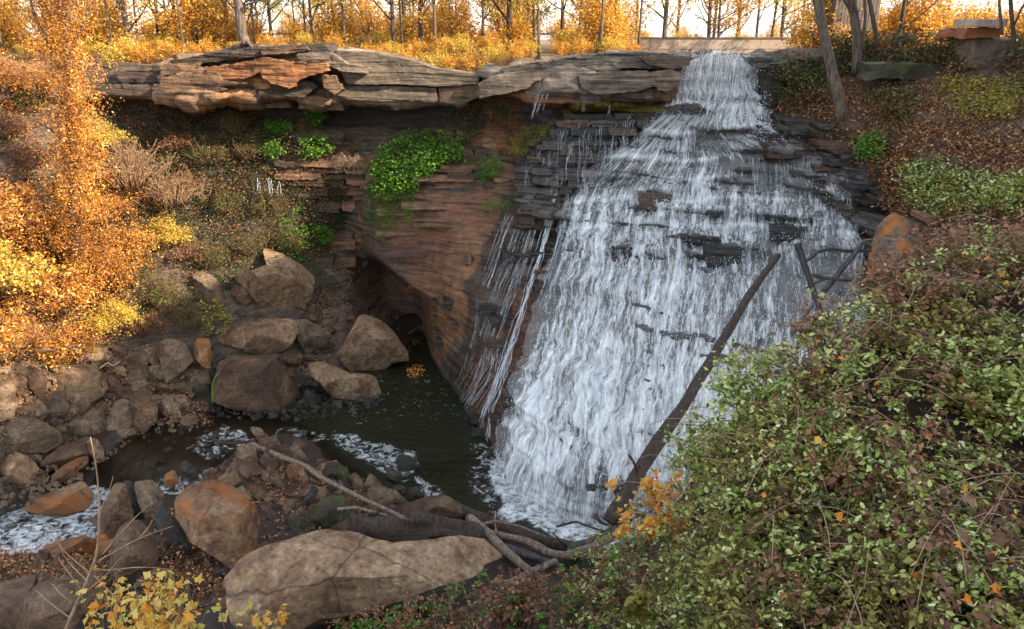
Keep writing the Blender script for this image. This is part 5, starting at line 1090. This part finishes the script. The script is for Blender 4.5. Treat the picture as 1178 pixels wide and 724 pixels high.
darks = [(5,150,1.1,'bush darkened to stand for shade at the left edge just below the cliff rim',SB),(40,120,.9,'small bush darkened to stand for shade left of the vine column below the rim',SD),(38,185,1.0,'dark brown bush in the hollow left of the vine column',SB),(155,320,1.2,'dark bush in shadow just right of the sunlit golden slope',SD),(190,345,1.1,'dark olive bush above the triangular slab',SD),(215,290,1.0,'brown-green bush left of the narrow upright boulder',SB),(245,300,.9,'olive bush on top of the slope left of the largest upper boulder',SD),  # first two bushes: dark leaf colours paint in the shade at upper left
 (215,370,.9,'low dark bush hanging over the upright rusty stone',SD),(170,375,.9,'rusty bush above the left bank rubble',SB),(285,285,.8,'small yellowish bush resting against the back of the largest upper boulder',SD),
 (210,215,.9,'brown bush under the bare branching shrub',SB),(240,180,1.0,'green-brown bush in the dark recess under the left ledge',SD),(290,175,.9,'dull green bush on the slope left of the strata',SD),(330,280,.9,'bright-flecked bush right of the largest upper boulder top',SD),
 (260,235,1.0,'dull bush below the small trickles on the slope',SD),(310,240,1.0,'leafy bush right of the small trickles on the slope',SD),(205,165,.9,'dusky bush at the left end of the ledge recess',SB),(350,150,.7,'dark bush in the recess under the middle of the ledge',SD),(270,145,.8,'yellow-flecked bush just under the ledge lip',SD)]
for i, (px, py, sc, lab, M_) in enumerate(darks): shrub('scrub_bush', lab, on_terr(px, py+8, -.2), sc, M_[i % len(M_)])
# bare branching shrubs
BS = [shrub_mesh(3.2, 2.6, 46, 0, .1, None, M_TWIG, 470+k, droop=.15, rb=.022, ntw=9) for k in range(2)]
BP = shrub_mesh(2.0, 1.7, 60, 0, .1, None, M_PTWIG, 480, droop=.5, rb=.014, ntw=8)
shrub('bare_shrub', 'large leafless shrub with fanning orange-brown branches right of the vine column', on_terr(150, 215, -1.2), 1.0, BS[0])
shrub('bare_shrub', 'leafless drooping shrub above the largest upper boulder slope, brown twigs hanging right', on_terr(200, 235, -1.0), .75, BS[1])
shrub('bare_shrub', 'pale leafless shrub hanging on the strata left of the green plants', on_terr(405, 190, -.3), .8, BP)
# leaves between twigs of the first shrub
# green plants on the wall
def plant_patch(name, label, poly, n, lsize, mat, seed=0, lift=.35, kind='oval', per=14, cat='plant', sig=.14, group=None, hang=0, kindprop=None, Yoff=0, ub=.4, norm=None):
    poly = np.array(poly, float); lo, hi = poly.min(0), poly.max(0); L_ = []
    while len(L_) < n:
        q = lo+rng.random((n*3, 2))*(hi-lo); m = inpoly(q[:, 0], q[:, 1], poly); L_ += list(q[m])
    q = np.array(L_[:n]); Y = np.minimum(terrY(q[:, 0], q[:, 1]), Yz(q[:, 1], -17.9)); c = P(q[:, 0], q[:, 1], Y-rng.uniform(0, lift, n)+Yoff-(.75 if kindprop is None and q[:, 0].max() < 800 else 0))
    pts = (c[:, None]+rng.normal(0, sig, (n, per, 3))*np.array([1, 1, .7])); pts[..., 2] -= hang*rng.random((n, per))
    pts = pts.reshape(-1, 3); o = c[c[:, 2].argmin()]
    if kindprop: return obj(name, leaves_mesh(name, pts, lsize, mat, ub, .55, kind, norm), None, label, cat, None, kindprop)
    t = thing(name, label, cat, o, group); child('foliage', leaves_mesh('foliage', pts, lsize, mat, ub, .55, kind, norm), t)
    st = [tube_arrays(np.array([k, k*.5+pts[j]*.5+[0, -.05, .05], pts[j]]), .008, 3) for k, j in zip(c[:60], rng.integers(0, len(pts), 60)) if np.linalg.norm(k-pts[j]) < 1.5]
    if False: child('stems', mesh_np('stems', *join(st), M_DBARK), t)
    return t
plant_patch('green_shrub', 'bright green leafy plant spreading over the strata in the middle of the cliff', [(438,168),(470,150),(500,153),(530,160),(532,180),(505,190),(482,205),(478,222),(455,222),(428,228),(426,195)], 330, .17, L_GREEN, sig=.2)
plant_patch('green_shrub', 'dull green climbing plant at the corner below the left ledge', [(510,128),(540,115),(560,118),(590,125),(585,140),(555,150),(535,165),(515,150)], 120, .13, L_DGREEN)
plant_patch('hanging_moss', 'long green moss tuft hanging left below the leafy plant', [(425,215),(450,208),(456,235),(446,266),(430,268),(420,235)], 170, .16, L_GREEN, kind='blade', hang=.7, lift=.15, cat='moss')
plant_patch('hanging_moss', 'shorter green moss tuft hanging right of the long tuft', [(462,208),(474,208),(478,235),(468,254),(460,235)], 90, .15, L_GREEN, kind='blade', hang=.5, lift=.15, cat='moss')
plant_patch('grass_tuft', 'green grass tuft on the ledge left of the falls', [(545,188),(562,180),(575,182),(572,200),(555,206),(545,200)], 60, .2, L_GREEN, kind='blade', lift=.2, cat='grass')
plant_patch('grass_tuft', 'long pale grass slope beside the thin falling strands', [(585,165),(600,150),(625,145),(640,138),(632,155),(610,168),(598,185),(585,180)], 100, .2, L_YGREEN, kind='blade', lift=.2, cat='grass')
plant_patch('grass_tuft', 'small bright green grass cushion at the top of the smooth rock face', [(554,230),(575,228),(590,232),(586,241),(566,243),(554,238)], 45, .14, L_GREEN, kind='blade', lift=.12, cat='grass')
plant_patch('moss_cushion', 'yellow-green moss cushion along the top of the dark wet ledge', [(648,127),(660,121),(700,119),(740,121),(778,121),(778,126),(740,130),(700,125),(670,127),(652,133)], 520, .09, L_YGREEN, kind='blade', lift=.35, sig=.09, cat='moss')
for a in [([(355,128),(372,124),(380,135),(365,145),(352,140)], 'small green fern under the ledge'),([(300,165),(318,160),(325,175),(308,182)], 'tiny bright plant on the slope left of the strata'),([(345,160),(372,156),(385,168),(368,182),(350,178)], 'bright green plant perched on the strata'),
          ([(360,262),(378,260),(382,275),(368,280)], 'round green tuft at the edge of the dark gravel slope'),([(312,255),(345,235),(365,262),(350,300),(325,290)], 'green herb patch above the largest upper boulder'),([(305,140),(330,140),(338,150),(315,155)], 'green clump in the shade near the ledge recess'),
          ([(228,345),(250,345),(268,365),(262,385),(240,385),(228,372)], 'yellow-green ferns between the narrow and the shelf boulders'),([(380,690),(400,684),(425,700),(420,724),(385,724)], 'vivid green herbs at the foot of the pale slab')]:
    plant_patch('green_plant', a[1], a[0], 42, .13, L_GREEN if 'yellow' not in a[1] else L_YGREEN, kind='oval')
vp = thing('climbing_vine', 'bright yellow-green vine climbing the left side of the blocky stream boulder', 'vine', P(245, 462, 37.4)); child('stem', mesh_np('stem', *limb([(245,464,37.2),(244,450,37.4),(245,440,37.5),(248,433,37.6),(255,428,37.8)], .06, .04), L_GREEN), vp)
# leaf litter, soft ground cover
plant_patch('leaf_litter', 'orange and brown fallen leaves on the slope of the right bank', [(890,110),(960,85),(1000,95),(1178,85),(1240,120),(1240,255),(1060,245),(1000,215),(960,160),(900,145)], 6000, .13, L_LITTER, per=5, sig=.18, lift=.12, kindprop='stuff', cat='leaf litter', kind='rhomb')
plant_patch('leaf_litter', 'small orange leaves on the dark gravel slope at the cave', [(360,260),(430,270),(480,350),(490,390),(440,400),(400,380),(350,360)], 900, .10, L_LITTER, per=3, sig=.2, lift=.05, kindprop='stuff', cat='leaf litter', kind='rhomb')
plant_patch('leaf_litter', 'scattered orange leaves over the smooth brown rock face', [(430,250),(560,240),(520,330),(480,335),(440,300)], 250, .08, L_LITTER, per=2, sig=.2, lift=.03, kindprop='stuff', cat='leaf litter', kind='rhomb')
plant_patch('leaf_litter', 'orange leaves covering the gravel bar and the hollows between boulders', [(240,555),(300,505),(450,580),(420,620),(330,620),(260,700),(170,700),(180,600)], 2600, .12, L_LITTER, per=4, sig=.2, lift=.1, kindprop='stuff', cat='leaf litter', kind='rhomb')
plant_patch('leaf_litter', 'brown leaves on the left bank between the boulders', [(-20,400),(240,400),(240,490),(-20,480)], 1300, .11, L_LITTER, per=4, sig=.2, lift=.1, kindprop='stuff', cat='leaf litter', kind='rhomb')
plant_patch('leaf_litter', 'dark leaves on the shore at the lower left', [(-20,640),(120,640),(120,680),(-20,680)], 500, .12, L_LITTER, per=4, sig=.2, lift=.1, kindprop='stuff', cat='leaf litter', kind='rhomb')
plant_patch('leaf_litter', 'pile of red leaves floating at the edge of the dark pool', [(468,424),(484,421),(488,430),(474,433)], 60, .12, L_MORANGE, per=3, sig=.12, lift=.02, kindprop='stuff', cat='leaf litter', kind='rhomb')
plant_patch('slope_herbs', 'low brown and green herbs covering the slope under the left ledge', [(110,110),(200,118),(330,140),(420,160),(400,200),(380,300),(300,300),(260,330),(120,400),(60,400),(60,200)], 2600, .11, L_DGREEN, per=16, sig=.2, lift=.5, kindprop='stuff', cat='ground cover', kind='rhomb')
plant_patch('slope_herbs', 'brown dry herbs among the greener plants on the left slope', [(110,110),(200,118),(330,140),(420,160),(400,200),(380,300),(300,300),(260,330),(120,400),(60,400),(60,200)], 1400, .11, L_BROWN, per=16, sig=.25, lift=.6, kindprop='stuff', cat='ground cover', kind='rhomb')
plant_patch('slope_herbs', 'golden dry undergrowth covering the sunlit left slope', [(-120,80),(60,90),(110,150),(170,200),(200,260),(180,300),(120,370),(60,400),(-120,410)], 1500, .13, L_ORANGE, per=16, sig=.25, lift=.8, kindprop='stuff', cat='ground cover', kind='rhomb')
# right bank shrubs
for a in [([(1000,-30),(1110,-40),(1115,15),(1060,30),(1000,20)], 'golden and green crown hanging over the wall above the mossy stones', L_GOLD, 300),([(1110,-40),(1240,-40),(1240,20),(1165,22),(1110,16)], 'dark orange bush behind the concrete overlook', L_ORANGE, 300),([(955,-20),(1000,-20),(1003,18),(975,34),(955,30)], 'golden spray in front of the timber shed', L_GOLD, 70),([(885,75),(930,62),(955,80),(950,110),(905,120),(885,100)], 'green ferny bush hanging from the dark block at the right lip of the falls', L_DGREEN, 260),([(1000,0),(1060,-20),(1100,10),(1100,60),(1060,75),(1000,70)], 'mixed green and yellow bush above the mossy stone wall', L_DGREEN, 420),
          ([(1060,-20),(1110,-30),(1130,0),(1110,40),(1080,30)], 'rust-brown feathery bush left of the concrete overlook', L_BROWN, 330),([(985,160),(1010,155),(1015,175),(990,182)], 'small green fern on the wet rock right of the falls', L_GREEN, 50),
          ([(1035,190),(1075,180),(1130,205),(1178,200),(1178,245),(1100,250),(1045,235)], 'leafy green and yellow bramble along the ledge on the right', L_PALE, 420),([(1150,20),(1200,0),(1220,120),(1150,100)], 'tangled bush in the upper right corner', L_DGREEN, 300),([(1096,30),(1122,35),(1128,84),(1090,88)], 'brown creeper hanging down the left side of the concrete overlook', L_BROWN, 130),([(1000,62),(1110,58),(1112,74),(1000,78)], 'green and brown growth along the top of the mossy wall', L_DGREEN, 160),
          ([(1000,105),(1040,95),(1060,115),(1030,150),(1010,135)], 'patch of green herbs in the leaf litter right of the leaning tree', L_DGREEN, 120),([(955,40),(1000,35),(1010,75),(960,85),(945,60)], 'dark green bush at the foot of the stout pale trunk', L_DGREEN, 220),
          ([(1075,90),(1178,95),(1178,130),(1110,135)], 'low yellow-brown weeds at the foot of the concrete overlook', L_YGREEN, 170), ([(1000,225),(1178,240),(1178,275),(1060,262)], 'brown roots and dead leaves hanging over the ledge on the right', L_BROWN, 300)]:
    plant_patch('bank_shrub', a[1], a[0], a[3], .13, a[2], kind='oval', per=18, lift=1.0, sig=.22, cat='shrub')

# ------------------------------------------------------------------ near bank in front of the falls
NBX = [250, 380, 460, 540, 640, 700, 745, 800, 850, 900, 960, 1000, 1060, 1120, 1178, 1420]
NC = [(775,17),(742,16.5),(715,16),(694,15.5),(676,14.5),(652,13.5),(622,12.5),(545,11.5),(475,11),(425,11),(392,11.2),(365,11.5),(325,12),(300,12.5),(285,13),(200,14)]
NBt = [15.2,14.6,13.8,12.6,10.8,9.8,8.6,7.8,7.0,6.6,6.3,6.0,5.8,5.6,5.5,5.0]
def nb(px, v):
    """v 0 = crest, 1 = picture foot and beyond"""
    cy_ = np.interp(px, NBX, [c[0] for c in NC]); cY = np.interp(px, NBX, [c[1] for c in NC]); bY = np.interp(px, NBX, NBt)
    py = cy_ + (820-cy_)*v; Y = cY + (bY-cY)*(v**.8); return py, Y
upx = np.linspace(200, 1420, 160); vv = np.linspace(0, 1, 60); NB = []
for px in upx:
    py, Y = nb(px, vv); fr_c = P(np.full_like(py, px), py, Y); c0 = fr_c[0]; cN = fr_c[-1]
    bk = np.array([c0 + np.array([0, d, -z_]) for d, z_ in ((9, 16), (5, 11), (3, 6), (1.5, 2), (.6, .45))])
    nr = np.array([[lerp(cN[0], px/PW*12-6, k/5), lerp(cN[1], -6, k/5), lerp(cN[2], -2.6, (k/5)**.5)] for k in range(1, 6)])
    NB.append(np.vstack([bk, fr_c, nr]))
NB = np.array(NB); NB[..., 2] += .18*fbm(NB*.8, 4, 3)*2 - .1; NBn = grid_normals(NB)
cn = np.zeros(NB.shape[:2]+(4,)); cn[..., :3] = (.035, .022, .013)
obj('near_bank', mesh_np('near_bank', NB.reshape(-1, 3), grid_faces(*NB.shape[:2]), soil_m, True, None, cn.reshape(-1, 4)), kind='structure')
def nb_pts(n, x0, x1, v0, v1, lift=.5, cond=None):
    px = rng.uniform(x0, x1, n); v = v0+(v1-v0)*rng.random(n); py, Y = nb(px, v); p = P(px, py, Y); cl = fbm(p*.9, 3, 77)
    p[:, 2] += np.abs(rng.normal(0, 1, n))*lift*.8*(1+2.2*cl) + .05
    keep = ~((fbm(p*1.5, 3, 51) < -.07) & (rng.random(n) < .85)); return p[keep], px[keep], v[keep]
def arcs(n, x0, x1, v0, v1, mat, lsize, label, name, nl=26, L0=.9, H=.5, kind='oval', lift=.22, rs=.0045, twm=M_TWIG, aspect=.55):
    p, px, v = nb_pts(n, x0, x1, v0, v1, lift); n = len(p); st = []; lp = []
    for i in range(n):
        az = rng.uniform(0, 6.28); L = L0*rng.uniform(.5, 1.3); s = np.linspace(0, 1, 7)
        c = p[i] + np.stack([math.cos(az)*L*s, math.sin(az)*L*s, H*rng.uniform(.4, 1.3)*(2.2*s-1.9*s*s)], -1); st.append(tube_arrays(c, rs, 3))
        u = rng.uniform(.1, 1, max(nl, 1))*6; k = np.minimum(u.astype(int), 5); f = (u-k)[:, None]; lp.append(c[k]*(1-f)+c[k+1]*f+rng.normal(0, .035, (max(nl, 1), 3)))
    obj(name+'_stems', mesh_np(name+'_stems', *join(st), twm), None, 'thin stems of the '+label, 'undergrowth', None, 'stuff')
    if nl == 0: return
    obj(name+'_leaves', leaves_mesh(name+'_leaves', np.vstack(lp), lsize, mat, .45, aspect, kind), None, label, 'undergrowth', None, 'stuff')
arcs(260, 720, 1300, .0, .9, L_BROWN, .05, 'bare arching canes standing out of the near bank tangle', 'bare_canes', 0, 1.3, .8, lift=.3, rs=.006, twm=M_PTWIG)
arcs(2300, 820, 1300, .0, 1.0, L_PALE, .068, 'pale green honeysuckle leaves covering the near right bank', 'honeysuckle', 26, .7, .35)
arcs(850, 690, 900, .0, .9, L_PALE, .068, 'green leaves at the left end of the near bank against the falls', 'creeper', 24, .7, .4)
arcs(700, 880, 1300, .0, .95, L_BROWN, .075, 'brown dry leaves on the upper part of the near right bank', 'dry_undergrowth', 24, .7, .45, twm=M_TWIG)
arcs(450, 640, 1000, .3, 1.0, L_DGREEN, .08, 'dull green low plants at the foot of the near bank', 'low_undergrowth', 22, .6, .3)
arcs(420, 400, 760, .0, .8, L_BROWN, .085, 'brown seed heads and dry weeds along the bottom of the picture', 'dry_weeds', 22, .7, .55, twm=M_TWIG)
arcs(260, 380, 760, .0, .9, L_GREEN, .085, 'dark green weeds along the bottom of the picture', 'green_weeds', 22, .6, .45)
p, px, v = nb_pts(12000, 700, 1300, 0, 1, .2); obj('low_cover', leaves_mesh('low_cover', p, .06, L_BROWN, .5, .6, 'oval'), None, 'brown leaf mat under the creepers of the near bank', 'undergrowth', None, 'stuff')
p, px, v = nb_pts(1100, 780, 1150, .6, .98, .3); obj('fallen_maple_leaves', leaves_mesh('fallen_maple_leaves', p, .12, L_MAPLE, .5, 1, 'maple'), None, 'withered brown maple leaves at the bottom right of the near bank', 'leaf litter', None, 'stuff')
p, px, v = nb_pts(420, 720, 1200, .05, .98, .45); obj('orange_leaves', leaves_mesh('orange_leaves', p, .085, L_MORANGE, .5, 1, 'maple'), None, 'scattered orange leaves caught in the near bank creepers', 'leaf litter', None, 'stuff')
def nbp(px, v, up=0): py, Y = nb(px, v); q = P(px, py, Y); q[2] += up; return q
def near_shrub(name, label, px, v, H, Rr, nst, per, ls, mat, tw, seed, kind='oval', droop=.1, rb=.005, ntw=3, sig=.05, cat='shrub'):
    shrub(name, label, nbp(px, v, -.1), 1.0, shrub_mesh(H, Rr, nst, per, ls*1.25, mat, tw, seed, droop, kind, sig, .45, rb, ntw), cat=cat)
near_shrub('maple_sapling', 'orange and yellow leaved sapling at the left end of the near bank', 775, .10, 1.0, 1.1, 22, 5, .10, L_MORANGE, M_DBARK, 501, 'maple')
near_shrub('maple_sapling', 'small yellow-leaved sapling above the bottom edge beside the foot of the fallen trunk', 745, .55, .8, .5, 16, 6, .13, L_YGREEN, M_DBARK, 502, 'maple')
near_shrub('rose_bush', 'spindly light green bush reaching up in front of the waterfall', 868, .02, 1.15, .9, 30, 12, .06, L_PALE, M_TWIG, 503)
near_shrub('rose_bush', 'spindly bush with orange-flecked leaves reaching over the fallen trunk', 815, .04, .9, .8, 24, 12, .06, L_PALE, M_TWIG, 504)
near_shrub('rose_bush', 'thin upright brown stems with few leaves below the grey dead post', 945, .0, 1.0, .5, 26, 6, .055, L_BROWN, M_TWIG, 505)
near_shrub('twiggy_bush', 'twiggy brown bush in front of the lichen-covered boulder', 1040, .02, 1.0, .9, 36, 12, .055, L_BROWN, M_TWIG, 506)
near_shrub('twiggy_bush', 'twiggy brown bush with long arching bare canes at the right edge', 1125, .02, 1.5, 1.1, 40, 7, .055, L_BROWN, M_TWIG, 507, droop=.3)
near_shrub('honeysuckle_bush', 'dense pale green honeysuckle mound at the right edge', 1150, .35, 1.0, .9, 60, 22, .065, L_PALE, M_DBARK, 508)
near_shrub('honeysuckle_bush', 'rounded green honeysuckle mound in the middle of the near bank', 960, .35, .8, .8, 50, 20, .06, L_PALE, M_DBARK, 509)
near_shrub('honeysuckle_bush', 'drooping green mound above the withered maple leaves', 880, .45, .7, .8, 46, 20, .06, L_PALE, M_DBARK, 510)
near_shrub('dry_weed', 'tall rust-red dry stalk in front of the end of the pale slab', 519, .5, 1.6, .12, 3, 10, .05, L_LITTER, M_TWIG, 511, cat='weed')
near_shrub('dry_weed', 'clump of dry yellow stalks in front of the pale slab', 470, .3, 1.3, .6, 16, 8, .06, L_LITTER, M_TWIG, 512, cat='weed')
near_shrub('dry_weed', 'clump of brown seed heads right of the tall rust-red stalk', 585, .15, 1.1, .9, 34, 16, .06, L_BROWN, M_TWIG, 513, cat='weed')
near_shrub('green_weed', 'lance-leaved green weed right of the tall rust-red stalk', 535, .45, 1.1, .3, 8, 16, .11, L_DGREEN, M_DBARK, 514, kind='blade', cat='weed')
# single large leaves in the creepers
for px, v, lab, m_ in [(1055,.66,'large curled pale yellow leaf held up in the creepers',L_YGREEN),(1072,.68,'large half green leaf beside the curled pale yellow leaf',L_GREEN)]:
    q = nbp(px, v, .42); t = thing('large_leaf', lab, 'leaf', q); child('blade', leaves_mesh('blade', np.array([q]), .26, m_, .1, 1, 'maple', np.array([[0, -1, .3]])), t); child('stalk', mesh_np('stalk', *tube_arrays(np.array([q, q+[.03, 0, -.2], q+[0, .02, -.5]]), .006, 4), M_TWIG), t)
# bare sapling and yellow-leaved shrub at lower left, close to the camera
Yn = 9.0
sap = thing('bare_sapling', 'pale leafless sapling with thin forking branches in the lower left foreground', 'sapling', P(60, 800, Yn))
child('stem', mesh_np('stem', *limb([(60,800,Yn),(75,724,Yn),(95,680,Yn),(108,650,Yn),(114,628,Yn),(114,600,Yn),(114,560,Yn),(108,520,Yn),(104,503,Yn)], .035, .006, 30, 6, .1), M_PTWIG), sap)
for b in [[(114,645),(140,630),(165,617),(200,605)],[(110,656),(130,656),(160,652),(200,655)],[(100,668),(76,645),(66,625),(56,607)],[(106,662),(80,640),(68,630),(66,618)],[(96,682),(80,660),(66,642),(65,632)],[(118,638),(138,614),(158,592),(180,575)],[(108,662),(135,690),(155,712),(170,740)],
          [(88,697),(70,684),(60,672)],[(82,712),(60,696),(40,678)],[(100,680),(125,660),(135,645),(142,640)],[(114,600),(118,580),(128,560),(130,548)],[(160,620),(170,608),(178,596)]]:
    child('twig', mesh_np('twig', *limb([(x, y, Yn+rng.normal(0, .15)*(i > 0)) for i, (x, y) in enumerate(b)], .012, .004, 12, 5, .1), M_PTWIG), sap)
ys = thing('yellow_shrub', 'yellow-leaved shrub with curling tendrils at the bottom left', 'shrub', P(190, 800, 8.5))
st = []; lp = []
for k in range(60):
    x0 = rng.uniform(120, 300); x1 = x0+rng.uniform(-45, 45); top = rng.uniform(655, 715) if x0 < 250 else rng.uniform(690, 722); Y0 = 8.5+rng.normal(0, .4)
    c = resample(np.array([P(x0, 800, Y0), P(x0*.6+x1*.4, 745, Y0), P(x1, top, Y0+rng.normal(0, .2))]), 9); st.append(tube_arrays(c, .005, 4)); m = 12
    i = rng.integers(2, 9, m); lp.append(c[i]+rng.normal(0, .05, (m, 3)))
L_YEL = leaf_mat('leaves_yellow', [(.60,.22,.02),(.68,.34,.04),(.48,.42,.08),(.72,.48,.14)], .4)
child('stems', mesh_np('stems', *join(st), M_TWIG), ys); child('foliage', leaves_mesh('foliage', np.vstack(lp), 0.095, L_YEL, .3, .9, 'maple'), ys)
# trees on the valley side right of the picture: their shade falls into the gorge
for k in range(42):
    X = rng.uniform(26, 44); Y = rng.uniform(-12, 36); z = -6+min((X-19)*1.9, 21+.1*(X-30)); z = min(z, 15)
    s = int(rng.integers(0, 6)); put_tree(s, (X, Y, z-.5), rng.uniform(.4, .6), rng.uniform(0, 6), 'small gold-leaved tree on the high valley side right of the falls', 'trees on the right valley side')
